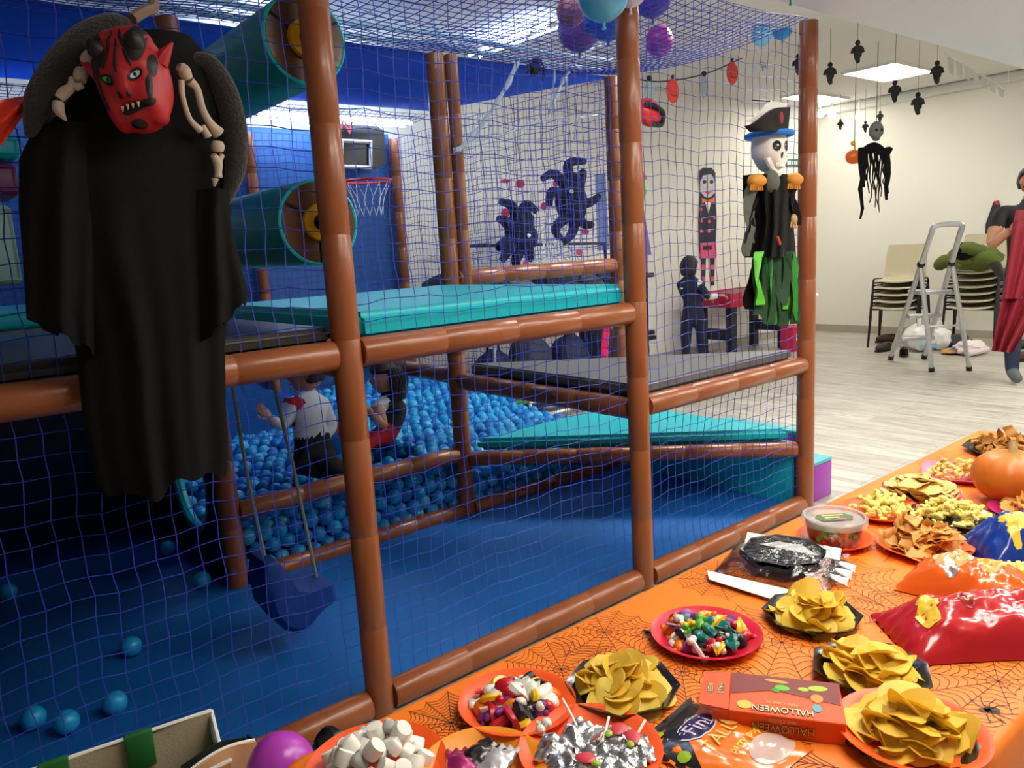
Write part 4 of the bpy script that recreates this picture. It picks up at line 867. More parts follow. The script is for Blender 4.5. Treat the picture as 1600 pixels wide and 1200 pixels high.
# ------------------------------------------------------------------ coats, folding table behind the frame
ct = thing('folding_table', 'white folding table with metal legs piled with coats behind the play frame', 'table', (4.35, 4.95, 0))
obj('tabletop', MB().rbox((0, 0, .85), (1.7, .6, .035), .01), mat('table_white', (214, 214, 212), .5), ct, world=False)
for a in (-.7, .7):
    for b_ in (-.24, .24): obj('leg', MB().tube([(a, b_, .84), (a * 1.08, b_, .0)], .014, 8), ALU, ct, world=False)
    obj('crossbar', MB().tube([(a * 1.04, -.24, .3), (a * 1.04, .24, .3)], .01, 6), ALU, ct, world=False)
coatc = [(28, 30, 40), (60, 62, 70), (40, 44, 66), (120, 110, 110), (24, 24, 28), (70, 70, 64), (36, 40, 58)]
for k, (x, y, w_a, h_a, lb) in enumerate(((694, 424, .34, .14, 'navy coat'), (722, 412, .30, .15, 'grey coat'), (750, 414, .34, .14, 'dark blue padded coat'), (788, 408, .34, .15, 'pale grey hooded coat'), (842, 416, .36, .12, 'black coat'), (890, 412, .36, .14, 'olive grey coat'), (935, 416, .34, .12, 'slate blue coat'))):
    p = AY(x, y, 4.85); t = thing('coat', lb + ' in the heap on the table behind the frame', 'coat', (p.x, 4.85, .868), R.uniform(-.6, .6), 'coats heaped on the folding table'); sd = k * 7.3
    cm = mat('coat_%d' % k, coatc[k], .9, var=.25, scale=14, bump=.3, bscale=40)
    obj('coat_body', MB().ball((0, 0, h_a), (w_a * .55, .22, h_a), 26, 16, None, lambda d, sd=sd: 1 + .22 * noise.noise(d * 2.3 + V((sd, 0, 0))) + .08 * noise.noise(d * 6 + V((sd, 2, 0)))), cm, t, world=False)
    obj('coat_sleeve', MB().tube(spline([(-.1, -.18, h_a * 1.3), (.06, -.24, h_a * .9), (.16, -.2, h_a * .5)], 4), [.045] * 9, 8), cm, t, world=False)
t = thing('clothes_rail', 'thin black clothes rail behind the coat heap', 'clothes rail', (4.6, 5.3, 0)); p = AY(690, 385, 5.3); q = AY(945, 380, 5.3)
obj('top_bar', MB().tube([p, q], .014, 8), BLACKM, t)
for e in (p, q): obj('upright', MB().tube([e, (e.x, 5.3, .01)], .012, 8), BLACKM, t); obj('foot', MB().tube([(e.x, 5.15, .012), (e.x, 5.45, .012)], .012, 8), BLACKM, t)
for k, x in enumerate((3.75, 4.15, 4.6, 4.95)):
    t = thing('storage_bag', ('black bag', 'dark grey bag', 'navy bag', 'black rucksack')[k] + ' under the folding table of coats', 'bag', (x, 4.9, 0), 0, 'bags under the folding table'); hb = (.52, .62, .56, .66)[k]
    obj('bag_body', MB().ball((0, 0, hb / 2), (.20, .17, hb / 2), 20, 14, None, lambda d, k=k: 1 + .14 * noise.noise(d * 2 + V((k * 5, 0, 0)))), mat('bag_%d' % k, ((20, 20, 24), (50, 52, 58), (22, 28, 52), (16, 16, 18))[k], .7, bump=.2), t, world=False)
    obj('bag_handle', MB().tube(spline([(-.06, -.02, hb * .92), (-.04, -.02, hb * 1.15), (.04, -.02, hb * 1.15), (.06, -.02, hb * .92)], 4), .01, 6), BLACK, t, world=False)
p = AY(940, 525, 4.7); t = thing('pink_scarf', 'bright pink scarf hanging down from the coat table', 'scarf', (p.x, 4.62, .3)); obj('scarf_cloth', MB().slab(lambda u, v: (p.x - .05 + .08 * u + .02 * sin(v * 5), 4.643 - .01 * sin(u * 9), .872 - .59 * v), 6, 12, (0, .006, 0)), mat('hot_pink_cloth', (226, 30, 96), .8), t)
# colourful soft toy bag and low rack on the floor behind the pit
p = G(806, 645, .0); t = thing('patchwork_cushion', 'green and red patchwork floor cushion behind the ball pit', 'cushion', (p.x, p.y, 0))
obj('cushion_body', MB().ball((0, 0, .12), (.34, .25, .13), 30, 18), mat('patch_green', (70, 140, 60), .7, var=.3), t, world=False)
rq = random.Random(2)
for k in range(26):
    a = rq.uniform(0, 6.28); e = rq.uniform(.15, 1.35); d = V((cos(a) * cos(e), sin(a) * cos(e), sin(e))); obj('patch', MB().ball((d.x * .335, d.y * .246, .12 + d.z * .128), (.045, .04, .02), 8, 6, d.to_track_quat('Z', 'Y').to_matrix()), mat('patch_%d' % (k % 3), ((216, 60, 44), (230, 120, 50), (120, 180, 70))[k % 3], .7), t, world=False)
p = G(860, 648, .0); t = thing('low_rack', 'low white tubular rack on the floor behind the teal step', 'rack', (p.x, p.y, 0))
for a in (-.32, .32):
    for b_ in (-.14, .14): obj('leg', MB().tube([(a, b_, .3), (a, b_, 0)], .012, 8), WHITEP, t, world=False)
for b_ in (-.14, .14):
    for z_ in (.05, .17, .29): obj('shelf_bar', MB().tube([(-.32, b_, z_), (.32, b_, z_)], .012, 8), WHITEP, t, world=False)
obj('castor_bar', MB().rbox((0, 0, .11), (.5, .22, .02), .006), BLACKM, t, world=False)
# ------------------------------------------------------------------ football table and the boy
FY = 5.12
q0 = AY(1108, 478, FY); q1 = AY(1236, 478, FY); zt = .66; xa, xb = q0.x - .02, q0.x + 1.25
ft = thing('football_table', 'red and yellow table football game with dark legs by the white wall', 'game table', ((xa + xb) / 2, FY, 0))
RT = mat('cabinet_red', (178, 24, 54), .4); YT = mat('cabinet_yellow', (232, 186, 40), .4)
for y_ in (FY - .28, FY + .24): obj('cabinet_side', MB().rbox(((xa + xb) / 2, y_, zt - .02), (xb - xa, .02, .15), .005), RT, ft)
for x_ in (xa + .01, xb - .01): obj('cabinet_end', MB().rbox((x_, FY - .02, zt - .02), (.02, .5, .15), .005), RT, ft)
obj('pitch', MB().box(((xa + xb) / 2, FY - .02, zt - .06), (xb - xa - .04, .48, .02)), mat('pitch_maroon', (120, 30, 60), .5), ft)
obj('yellow_flash', MB().prism([(xa + .35, FY - .293, zt - .08), (xa + .75, FY - .293, zt - .09), (xa + .7, FY - .293, zt + .04), (xa + .5, FY - .293, zt + .0)], (0, 0, 0), (0, .004, 0)), YT, ft)
for k in range(5): rd = obj('rod', MB().tube([(xa + .2 + k * .2, FY - .42, zt + .03), (xa + .2 + k * .2, FY + .3, zt + .03)], .008, 8), ALU, ft); obj('rod_handle', MB().tube([(xa + .2 + k * .2, FY - .50, zt + .03), (xa + .2 + k * .2, FY - .40, zt + .03)], .014, 8), BLACKP, rd)
NAVYL = mat('navy_leg', (22, 26, 44), .5)
for x_ in (xa + .14, xb - .14):
    for y_ in (FY - .2, FY + .18): obj('leg', MB().rbox((x_, y_, (zt - .1) / 2), (.11, .07, zt - .1), .008), NAVYL, ft)
    obj('leg_brace', MB().rbox((x_, FY, .26), (.06, .38, .12), .006), NAVYL, ft)
p = AY(1237, 528, 4.7); t = thing('red_box', 'small red box with a white emblem beside the football table leg', 'box', (p.x, 4.7, 0)); obj('box_body', MB().rbox((0, 0, .13), (.20, .16, .26), .01), mat('box_red', (206, 36, 66), .5), t, world=False); obj('box_lid', MB().rbox((0, 0, .265), (.21, .17, .03), .008), MATS['box_red'], t, world=False)
obj('emblem', MB().prism([(-.04, -.083, .2), (.04, -.083, .2), (.04, -.083, .12), (0, -.083, .08), (-.04, -.083, .12)], (0, 0, 0), (0, .003, 0)), WHITEP, t, world=False)
BB3 = V((6.50, 4.98, 0)); w3 = lambda x, y, k=0.0: W(x, y, k, BB3)
NV = mat('navy_tracksuit', (20, 24, 46), .8, var=.1, bump=.2, bscale=30); SHOE = mat('dark_shoe', (24, 24, 28), .6); STR = mat('white_stripe', (226, 228, 230), .8)
def atz(p, z_): return V((p.x, p.y, z_))
J = dict(pelvis=(w3(1084, 497), (.105, .085)), belly=(w3(1082, 478), (.10, .08)), chest=(w3(1080, 450), (.105, .085)), neck=(w3(1077, 432), .045), headb=(w3(1077, 424), .05),
         ls=(w3(1062, 446, -.04), .05), le=(w3(1075, 470, -.12), .042), lw=(w3(1100, 468, -.18), .03), rs=(w3(1094, 446, .06), .05), re=(w3(1106, 464, .10), .042), rw=(w3(1122, 462, .06), .03))
for s_, xk in (('l', 1072), ('r', 1096)):
    hp_ = w3(xk, 502); J[s_ + 'h'] = (hp_, .075); kn = w3(xk, 530); J[s_ + 'k'] = (kn, .058); J[s_ + 'a'] = (atz(w3(xk - 1, 556), .07), .04); J[s_ + 't'] = (atz(w3(xk - 1, 556), .04) + LR * .13, .034)
bones = [('pelvis', 'belly', 1), ('belly', 'chest', 1), ('chest', 'neck', 1), ('neck', 'headb', 0), ('chest', 'ls', 1), ('ls', 'le', 1), ('le', 'lw', 1), ('chest', 'rs', 3), ('rs', 're', 1), ('re', 'rw', 3),
         ('pelvis', 'lh', 1), ('lh', 'lk', 1), ('lk', 'la', 1), ('la', 'lt', 2), ('pelvis', 'rh', 1), ('rh', 'rk', 1), ('rk', 'ra', 1), ('ra', 'rt', 2)]
person('boy in navy tracksuit with white shoulder stripes playing at the football table', (BB3.x, BB3.y, 0), J, bones, [SKIN, NV, SHOE, STR], (w3(1077, 418), LR * .8 + FH * .6, ZU, .225), None,
       [(J['rw'][0], LR, -ZU, .13, 0, .5, 1), (J['lw'][0], LR, -ZU, .13, 0, .5, -1)], hairkw=dict(line=.3, back=-.75, puff=1.12, seed=8))
# ------------------------------------------------------------------ stacked chairs
BEIGE = mat('beige_plastic', (190, 180, 150), .45, var=.04)
def make_chair(label, group):
    t = thing('stacking_chair', label, 'chair', (0, 0, 0), 0, group)
    prof = [(-.235, .425), (-.215, .44), (-.10, .435), (.05, .43), (.13, .44), (.185, .48), (.215, .56), (.25, .68), (.285, .80), (.288, .815)]
    P = spline([V((a, 0, b_)) for a, b_ in prof], 3); n = len(P)
    def sh(lo, hi):
        def fn(u, v):
            k = lo + v * (hi - lo); i = min(n - 2, int(k)); p = P[i].lerp(P[i + 1], k - i); wd = .21 - .03 * sm(.75 * n, n, k) - .03 * sm(2, 0, k)
            s_ = (u - .5) * 2; return V((p.x + (-.02 * s_ * s_ if k > n * .5 else 0), s_ * wd * (1 - .0), p.z + (.018 * s_ * s_ if k < n * .5 else 0)))
        return fn
    mid = n * .50
    obj('seat', MB().slab(sh(0, mid), 11, 12, (0, 0, -.008)), BEIGE, t, world=False, ang=60); obj('backrest', MB().slab(sh(mid, n - 1), 11, 12, (.008, 0, 0)), BEIGE, t, world=False, ang=60)
    for s_ in (-1, 1):
        y_ = s_ * .235
        obj('leg', MB().tube(spline([(-.235, y_ * 1.06, 0), (-.215, y_, .38), (-.20, y_, .445)], 4), .0115, 8), BLACKM, t, world=False)
        obj('leg', MB().tube(spline([(.245, y_ * 1.06, 0), (.19, y_, .38), (.17, y_, .43)], 4), .0115, 8), BLACKM, t, world=False)
        obj('side_rail', MB().tube([(-.20, y_, .447), (-.17, y_, .456), (.13, y_, .446), (.17, y_, .43)], .0115, 8), BLACKM, t, world=False)
    obj('crossbar', MB().tube([(-.16, -.235, .415), (-.16, .235, .415)], .010, 8), BLACKM, t, world=False)
    obj('crossbar', MB().tube([(.14, -.235, .405), (.14, .235, .405)], .010, 8), BLACKM, t, world=False)
    return t
ORD_ = ['topmost', 'second from the top', 'third from the top', 'fourth from the top', 'fifth from the top', 'lowest']
c1 = make_chair('beige plastic chair, lowest of the stack left of the stepladder', 'chairs stacked left of the stepladder')
ra = math.radians(12)
c1.location = (8.72, 3.92, 0); c1.rotation_euler = (0, 0, ra)
for k in range(1, 5): dup(c1, (8.72 + .012 * k, 3.92, .073 * k), ra, 'beige plastic chair, %s of the stack left of the stepladder' % ORD_[4 - k])
g2 = 'chairs stacked behind the stepladder'
for k in range(6): dup(c1, (8.92 + .012 * k, 3.22, .073 * k), ra * .6, 'beige plastic chair, %s of the stack behind the stepladder' % ORD_[5 - k], g2)
# green and black coat thrown over the right stack
t = thing('green_coat', 'olive green and black padded coat thrown over the chairs behind the stepladder', 'coat', (8.82, 3.2, .83))
OL = mat('olive_cloth', (84, 98, 34), .85, var=.2, scale=10, bump=.3, bscale=30)
obj('coat_body', MB().ball((8.84, 3.22, .94), (.22, .26, .13), 30, 20, None, lambda d: 1 + .25 * noise.noise(d * 2.2) + .1 * noise.noise(d * 5)), OL, t)
for k, (y_, z_) in enumerate(((3.40, .90), (3.05, .92), (3.2, 1.02))):
    obj('coat_sleeve', MB().tube(spline([(8.72, y_ + .12, z_ - .03), (8.64, y_, z_ + .03), (8.68, y_ - .13, z_ - .02)], 5), [.05, .06, .065, .07, .07, .07, .07, .065, .06, .055, .04], 10), OL, t)
obj('black_lining', MB().ball((8.70, 3.24, 1.02), (.13, .12, .09), 20, 14, None, lambda d: 1 + .3 * noise.noise(d * 2.5 + V((4, 0, 0)))), BLACK, t)
obj('fur_trim', MB().tube(spline([(8.68, 3.0, .93), (8.64, 2.93, .85), (8.66, 2.88, .74)], 4), [.05, .05, .055, .055, .05, .045, .04, .03, .02], 9), CHAR, t)
# ------------------------------------------------------------------ stepladder
A1, A2 = G(1391, 562), G(1444, 561); B1_, B2_ = G(1456, 581), G(1514, 579); A1.z = A2.z = B1_.z = B2_.z = 0.012
am = (A1 + A2) / 2; bm_ = (B1_ + B2_) / 2; wv = ((A2 - A1) + (B2_ - B1_)) / 2; wd = wv.normalized(); hw = wv.length / 2
hg = G(1463, 412, .98); hg = V((hg.x, hg.y, .98))
lt = thing('stepladder', 'small aluminium folding stepladder standing in front of the stacked chairs', 'stepladder', ((am.x + bm_.x) / 2, (am.y + bm_.y) / 2, 0))
topc = am + (hg - am) * (1.29 / .97); hn = hw * .80
def lr(s_, f): p0 = am + wd * s_ * hw; p1 = topc + wd * s_ * hn * .86; return p0.lerp(p1, f)
for s_ in (-1, 1):
    obj('front_rail', MB().tube([lr(s_, 0), lr(s_, .5), lr(s_, .97)], .023, 8), ALU, lt); obj('rubber_foot', MB().tube([lr(s_, 0) - ZU * .012, lr(s_, .03)], .028, 8), BLACKP, lt)
    p0 = bm_ + wd * s_ * hw; p1 = hg + wd * s_ * hn; obj('rear_rail', MB().tube([p0, p1], .021, 8), ALU, lt); obj('rubber_foot', MB().tube([p0 - ZU * .012, p0.lerp(p1, .03)], .026, 8), BLACKP, lt)
    obj('hinge', MB().ball(hg + wd * s_ * hn * .97, .034, 12, 8), BLACKP, lt)
obj('handle', MB().tube(spline([lr(-1, .95), lr(-1, .99), lr(-1, 1.0) + wd * .04 + ZU * .005, lr(1, 1.0) - wd * .04 + ZU * .005, lr(1, .99), lr(1, .95)], 4), .022, 8), ALU, lt)
nd = V((bm_.x - am.x, bm_.y - am.y, 0)).normalized()
for z_ in (.24, .48, .72):
    f = z_ / topc.z; c = (lr(-1, f) + lr(1, f)) / 2; wl = (lr(1, f) - lr(-1, f)).length
    M = Matrix((wd, nd, ZU)).transposed(); obj('step', MB().rbox(c + nd * .03, (wl, .12 if z_ < .7 else .22, .035), .006, 2, M), ALU, lt)
for z_ in (.42,): 
    f = z_ / .98; p0 = (bm_ - wd * hw).lerp(hg - wd * hn, f); p1 = (bm_ + wd * hw).lerp(hg + wd * hn, f); obj('rear_brace', MB().tube([p0, p1], .010, 8), ALU, lt)
# ------------------------------------------------------------------ bags and shoes on the floor by the ladder
def blob(name, label, cat, px_, py_, r_, m_, sd, group=None, amp=.2):
    c = G(px_, py_, 0); t = thing(name, label, cat, c, 0, group)
    return t, obj('bag_body' if 'bag' in name else 'bundle_body', MB().ball((0, 0, r_[2]), r_, 24, 16, None, lambda d: 1 + amp * noise.noise(d * 2 + V((sd, 0, 0))) + amp * .4 * noise.noise(d * 5 + V((sd, 1, 0)))), m_, t, world=False)
PLB = mat('white_plastic_bag', (226, 226, 222), .4, var=.05, bump=.3, bscale=25)
t, o = blob('carrier_bag', 'white plastic carrier bag with blue print behind the stepladder', 'bag', 1436, 548, (.18, .16, .14), PLB, 1)
obj('bag_handle', MB().tube(spline([(-.07, -.02, .25), (-.06, -.02, .36), (.05, -.03, .37), (.08, -.02, .26)], 4), .022, 8), PLB, t, world=False)
mat('print_sky', (110, 180, 222), .5); obj('printed_stripe', MB().prism([V(t.location) + FC * .19 + RH * a + ZU * z_ for a, z_ in ((-.10, .09), (.09, .09), (.09, .055), (-.10, .055))], (0, 0, 0), FC * .004), MATS['print_sky'], t)
t, o = blob('carrier_bag', 'plain white plastic bag slumped under the chairs right of the printed one', 'bag', 1466, 546, (.13, .12, .12), PLB, 6); obj('bag_handle', MB().tube(spline([(-.05, 0, .2), (-.04, 0, .28), (.04, 0, .28), (.05, 0, .2)], 4), .015, 8), PLB, t, world=False)
t, o = blob('clothes_bundle', 'pale pink and white bundle of cloth on the floor by the ladder feet', 'bundle', 1516, 553, (.19, .12, .07), mat('pale_pink_cloth', (226, 208, 210), .85, bump=.3), 9, amp=.35); obj('cloth_fold', MB().tube(spline([(-.2, -.05, .03), (-.05, -.12, .05), (.14, -.1, .04)], 4), .03, 8), MATS['pale_pink_cloth'], t, world=False)
t, o = blob('clothes_bundle', 'flat tan and blue cloth under the stepladder', 'bundle', 1488, 552, (.16, .10, .025), mat('tan_cloth', (184, 140, 84), .85), 12); obj('cloth_fold', MB().ball((.04, -.02, .05), (.09, .05, .02), 12, 8), mat('blue_cloth', (60, 130, 190), .8), t, world=False)
t, o = blob('dark_bag', 'dark grey flat bag under the rear chair stack', 'bag', 1490, 540, (.24, .14, .06), mat('slate_cloth', (66, 70, 76), .8), 15); obj('bag_strap', MB().tube(spline([(-.15, -.12, .05), (0, -.18, .02), (.15, -.12, .05)], 4), .012, 6), BLACK, t, world=False)
SHB = mat('brown_leather', (66, 44, 34), .5, var=.2)
def shoe(px_, py_, rz, m_, label, group, L=.24):
    c = G(px_, py_, 0); t = thing('shoe', label, 'shoe', c, rz, group)
    obj('sole', MB().lathe([(.5, 0), (.52, .012), (.5, .024)], 20, (0, 0, 0), None, L, L * .38), BLACKP, t, world=False)
    obj('upper', MB().ball((0, 0, .045), (L * .48, L * .17, .05), 18, 12, None, lambda d: 1 + (.5 * sm(-.1, -.8, d.x) * max(0, d.z))), m_, t, world=False)
    obj('shoe_opening', MB().tube([(-L * .25 + .045 * cos(a * pi / 6), .028 * sin(a * pi / 6), .088) for a in range(12)], .006, 6, closed=True), BLACKP, t, world=False)
    obj('laces', MB().tube([(.0, -.02, .085), (.015, .02, .087), (.03, -.02, .084), (.045, .02, .08)], .003, 5), WHITEP, t, world=False)
g = 'dark shoes on the floor left of the ladder'
shoe(1384, 535, 2.4, SHB, 'brown shoe tipped against the left chair legs', g); shoe(1380, 549, 2.9, SHB, 'brown shoe in front of the left chair stack', g); shoe(1412, 556, .4, BLACK, 'black shoe between the left ladder feet', g)
g = 'brown shoes right of the man'; shoe(1590, 565, 2.6, SHB, 'brown shoe behind the man at the right edge', g); shoe(1593, 545, 2.2, SHB, 'brown boot farther behind the man at the right edge', g, .28)
# ------------------------------------------------------------------ the man with the red cloth
BM = G(1575, 592, 0) + RH * .16; BM.z = 0
wm = lambda x, y, k=0.0: W(x, y, k, BM + ZU * 1.0)
TSH = mat('black_tshirt', (26, 25, 26), .85, var=.15, bump=.2, bscale=30); JEAN = mat('dark_jeans', (34, 46, 72), .85, var=.2, scale=40); GRS = mat('grey_sneaker', (92, 98, 96), .7); SKM = mat('skin_tan', (190, 134, 104), .5, var=.08, sss=.1)
J = dict(pelvis=(wm(1604, 436), (.15, .11)), belly=(wm(1604, 405), (.145, .10)), chest=(wm(1605, 348), (.165, .11)), neck=(wm(1609, 314), .06), headb=(wm(1613, 300), .062),
         rs=(wm(1564, 330, .0), .068), rm=(wm(1556, 356, .03), .058), re=(wm(1549, 384, .06), .046), rw=(wm(1580, 358, .24), .032), ls=(wm(1646, 330), .068), le=(wm(1662, 378, .05), .046), lw=(wm(1625, 355, .22), .032))
for s_, xk in (('r', 1585), ('l', 1624)):
    J[s_ + 'h'] = (wm(xk, 448), .10); J[s_ + 'k'] = (wm(xk - 2, 512, .03), .072); q = wm(xk - 4, 580); J[s_ + 'a'] = (atz(q, .09), .05); J[s_ + 't'] = (atz(q, .045) + FC * .15 - RH * .04, .042)
bones = [('pelvis', 'belly', 1), ('belly', 'chest', 1), ('chest', 'neck', 1), ('neck', 'headb', 0), ('chest', 'rs', 1), ('rs', 'rm', 1), ('rm', 're', 0), ('re', 'rw', 0), ('chest', 'ls', 1), ('ls', 'le', 1), ('le', 'lw', 0),
         ('pelvis', 'rh', 2), ('rh', 'rk', 2), ('rk', 'ra', 2), ('ra', 'rt', 3), ('pelvis', 'lh', 2), ('lh', 'lk', 2), ('lk', 'la', 2), ('la', 'lt', 3)]
mh = wm(1612, 282, .02)
tm, bmn = person('man in black t-shirt and jeans holding up a red cloth at the right edge', (BM.x, BM.y, 0), J, bones, [SKM, TSH, JEAN, GRS], (mh, FC + RH * .1, ZU, .235), None,
       [(J['rw'][0], RH * .8 + ZU * .45, FC * -1 + RH * .1, .175, 0, .7, 1), (J['lw'][0], -RH * .8 + ZU * .45, -FC, .175, 0, .7, -1)], hairkw=dict(line=.42, back=-.55, puff=1.10, seed=3, ys=-.35))
f_, s_, u_ = frame3(FC + RH * .1, ZU); Mh = Matrix((s_, f_, u_)).transposed()
def beard(d):
    lim = sm(-.22, -.34, d.z) * sm(-.15, .1, d.y); return .86 + (head_fn(d) * 1.015 - .86) * lim
obj('beard', MB().ball(mh, (.235 * .365, .235 * .425, .235 * .505), 36, 26, Mh, beard), HAIRD, tm)
tc = thing('red_cloth', 'long crimson cloth hanging from the hands of the man', 'cloth', wm(1562, 552, .28))
CR = mat('crimson_satin', (128, 10, 32), .7, var=.12)
def rc_(u, v):
    xl, xr = interp([(0, 1588, 1660), (.1, 1583, 1662), (.55, 1572, 1640), (.62, 1566, 1630), (1, 1550, 1582)], v); y_ = 328 + (548 + 4 * u - 328) * v
    return wm(xl + (xr - xl) * u, y_, .31 + .03 * sin(u * 17 + v * 2) * (.4 + v))
obj('cloth_drape', MB().slab(rc_, 34, 30, FC * -.006), CR, tc)
def rc2(u, v):
    xl, xr = interp([(0, 1586, 1640), (1, 1567, 1600)], v); return wm(xl + (xr - xl) * u, 345 + 122 * v, .345 + .02 * sin(u * 13))
obj('cloth_fold', MB().slab(rc2, 20, 14, FC * -.005), CR, tc)
# red and black object on the wall behind the man
p = AX(1549, 360, XR - .03); t = thing('wall_cutout', 'red and black paper figure on the wall behind the man', 'wall decoration', p)
def flx(pts, m_, name, d=0.0): obj(name, MB().prism([AX(x, y, XR - .02 - d) for x, y in pts], (0, 0, 0), (.006, 0, 0)), m_, t, smooth=False)
flx([(1552, 316), (1560, 313), (1563, 322), (1556, 330), (1549, 350), (1545, 372), (1537, 392), (1540, 350)], PB, 'cutout_shape'); flx([(1553, 314), (1561, 314), (1561, 320), (1554, 320)], RB, 'red_head', .004); flx([(1540, 372), (1562, 385), (1552, 402), (1546, 390)], RB, 'red_foot', .004)
# ------------------------------------------------------------------ decorations hanging from the ceiling
def thread(parent, a, top=ZC): obj('thread', MB().tube([a, (a[0], a[1], top)], .0035, 4), mat('thread_grey', (110, 108, 104), .8), parent)
XH = 6.8
hp_ = AX(1335, 245, XH); t = thing('pumpkin_lantern', 'small orange pumpkin lantern hanging beside the ragged ghoul', 'lantern', hp_)
OPK = mat('lantern_orange', (246, 116, 28), .4, var=.06)
obj('lantern_body', MB().ball(hp_, (.075, .075, .068), 32, 16, None, lambda d: 1 + .05 * cos(8 * atan2(d.y, d.x)) * (1 - d.z * d.z) - .10 * d.z ** 4), OPK, t); obj('stalk', MB().tube([hp_ + ZU * .055, hp_ + ZU * .10], .010, 6), YT, t); obj('bow', MB().ball(hp_ + ZU * .115 - RH * .015, .022, 8, 6), YT, t); thread(t, hp_ + ZU * .1)
gh = AX(1369, 205, XH); t = thing('hanging_ghoul', 'hanging grey skull ghoul in torn black rags against the white wall', 'decoration', gh - ZU * .75)
GS = mat('ghoul_grey', (120, 120, 116), .7, var=.15)
Mg = Matrix((RH, FC, ZU)).transposed(); gsk = obj('skull', MB().ball(gh, (.058, .062, .082), 26, 18, Mg, sfn), GS, t)
for s_ in (-1, 1): obj('eye_socket', MB().ball(gh + RH * s_ * .022 + FC * .052 + ZU * .004, (.013, .013, .014), 8, 6), BLACKP, gsk)
wg = lambda x, y, k=0.0: W(x, y, k, gh)
obj('shoulder_cloth', MB().slab(lambda u, v: wg(1344 + 46 * u - (0 if u < .5 else 2), 222 + 16 * (2 * u - 1) ** 2 + (12 + 8 * abs(2 * u - 1)) * v, .06 - .03 * cos(2 * pi * u)), 16, 6, FC * -.03), BLACK, t)
rr_ = random.Random(9)
for k in range(13):
    u = k / 12; x = 1346 + 42 * u; ln = (110, 60, 50, 70, 85, 65, 92, 90, 100, 75, 60, 80, 70)[k]; wide = .035 if k in (0, 1, 11, 12) else .014
    P = [(x + rr_.uniform(-2, 2), 232 + ln * q / 7) for q in range(8)]
    pts = [wg(a, b_, .05 + .01 * sin(q)) for q, (a, b_) in enumerate(P)]; obj('torn_strip', MB().tube(pts, [wide * (1 - .09 * q) * (.6 + .5 * rr_.random()) for q in range(8)], 6), BLACK, t)
thread(t, gh + ZU * .08)
HB = mat('puppet_black', (20, 19, 18), .8)
def puppet(px_, py_, X, label, s_=.8):
    c = AX(px_, py_, X); t = thing('hanging_puppet', label, 'decoration', c - ZU * .1 * s_, 0, 'small black puppets hanging from the ceiling')
    obj('head', MB().ball(c + ZU * .075 * s_, (.024 * s_, .024 * s_, .026 * s_), 12, 8), HB, t)
    pr_ = [(-.02, .05), (.02, .05), (.05, .03), (.062, -.012), (.045, -.018), (.034, .0), (.032, -.045), (.018, -.06), (.018, -.10), (.004, -.11), (-.012, -.09), (-.026, -.05), (-.034, .0), (-.045, -.018), (-.062, -.012), (-.05, .03)]
    obj('cloaked_body', MB().prism([c + RH * a * s_ + ZU * b_ * s_ for a, b_ in pr_], FC * .016 * s_, FC * -.016 * s_), HB, t)
    obj('thread', MB().tube([c + ZU * .09 * s_, (c.x, c.y, ZC)], .002, 4), MATS['thread_grey'], t)
for x, y, X, lb in ((1340, 80, 6.0, 'black puppet hanging above the square light panel'), (1297, 114, 6.0, 'black puppet hanging nearest the end post'), (1398, 142, 6.4, 'black puppet hanging just under the light panel'), (1434, 161, 6.4, 'black puppet hanging lowest, right of the one under the panel'), (1464, 112, 6.4, 'black puppet hanging at the right tip of the light panel'), (1247, 100, 6.2, 'black puppet seen through the net left of the end post')): puppet(x, y, X, lb)
for x, y, lb in ((1313, 194, 'tiny far puppet near the spot lamps, left one'), (1352, 198, 'tiny far puppet left of the ghoul head'), (1375, 182, 'tiny far puppet right above the ghoul')): puppet(x, y, 8.9, lb, .6)
for x, y, lb in ((1282, 178, 'round spot lamp nearest the end post'), (1300, 180, 'dim round spot lamp, middle of three'), (1342, 183, 'brightest round spot lamp, right of three')):
    c = AX(x, y, XR - .25); t = thing('spot_lamp', lb, 'lamp', c, 0, 'spot lamps near the far wall'); obj('bulb', MB().ball(c, .045, 14, 10), mat('bulb_glow', (255, 252, 244), .4, var=0, emit=5), t); obj('stem', MB().tube([c + ZU * .04, (c.x, c.y, ZC)], .012, 6), WHITEP, t)
# pale paper bat streamer near the ceiling at the right
t = thing('paper_streamer', 'pale scalloped paper streamer on the ceiling at the right', 'streamer', AX(1500, 120, 7.2))
for k in range(7):
    x = 1480 + 13 * k; y = 88 + 6 * k + .3 * k * k; obj('pennant', MB().prism([AX(x, y, 7.2), AX(x + 11, y + 5, 7.2), AX(x + 9, y + 30 - 2 * k, 7.2), AX(x + 3, y + 26 - 2 * k, 7.2)], (0, 0, 0), (.004, 0, 0)), mat('pennant_cream', (206, 202, 190), .8), t)
obj('string', MB().tube([AX(1476, 84, 7.2), AX(1575, 140, 7.2)], .003, 4), WHITEP, t)
for x, y in ((1476, 84), (1575, 140)): p = AX(x, y, 7.2); obj('string', MB().tube([p, (p.x, p.y, ZC)], .003, 4), WHITEP, t)
# ------------------------------------------------------------------ purple step block beyond the end post
t = thing('foam_step_block', 'purple foam step with teal treads standing beyond the end post', 'foam step', (3.5, 1.95, 0))
TL = mat('step_teal', (86, 178, 190), .4, var=.15, scale=40)
obj('upper_block', MB().rbox((3.345, 2.15, .175), (.08, .5, .35), .008), PURPLE, t); obj('lower_block', MB().rbox((3.47, 2.15, .09), (.17, .5, .18), .008), PURPLE, t); obj('tread', MB().rbox((3.47, 2.15, .19), (.17, .5, .02), .006), TL, t); obj('tread', MB().rbox((3.345, 2.15, .36), (.08, .5, .02), .006), TL, t)
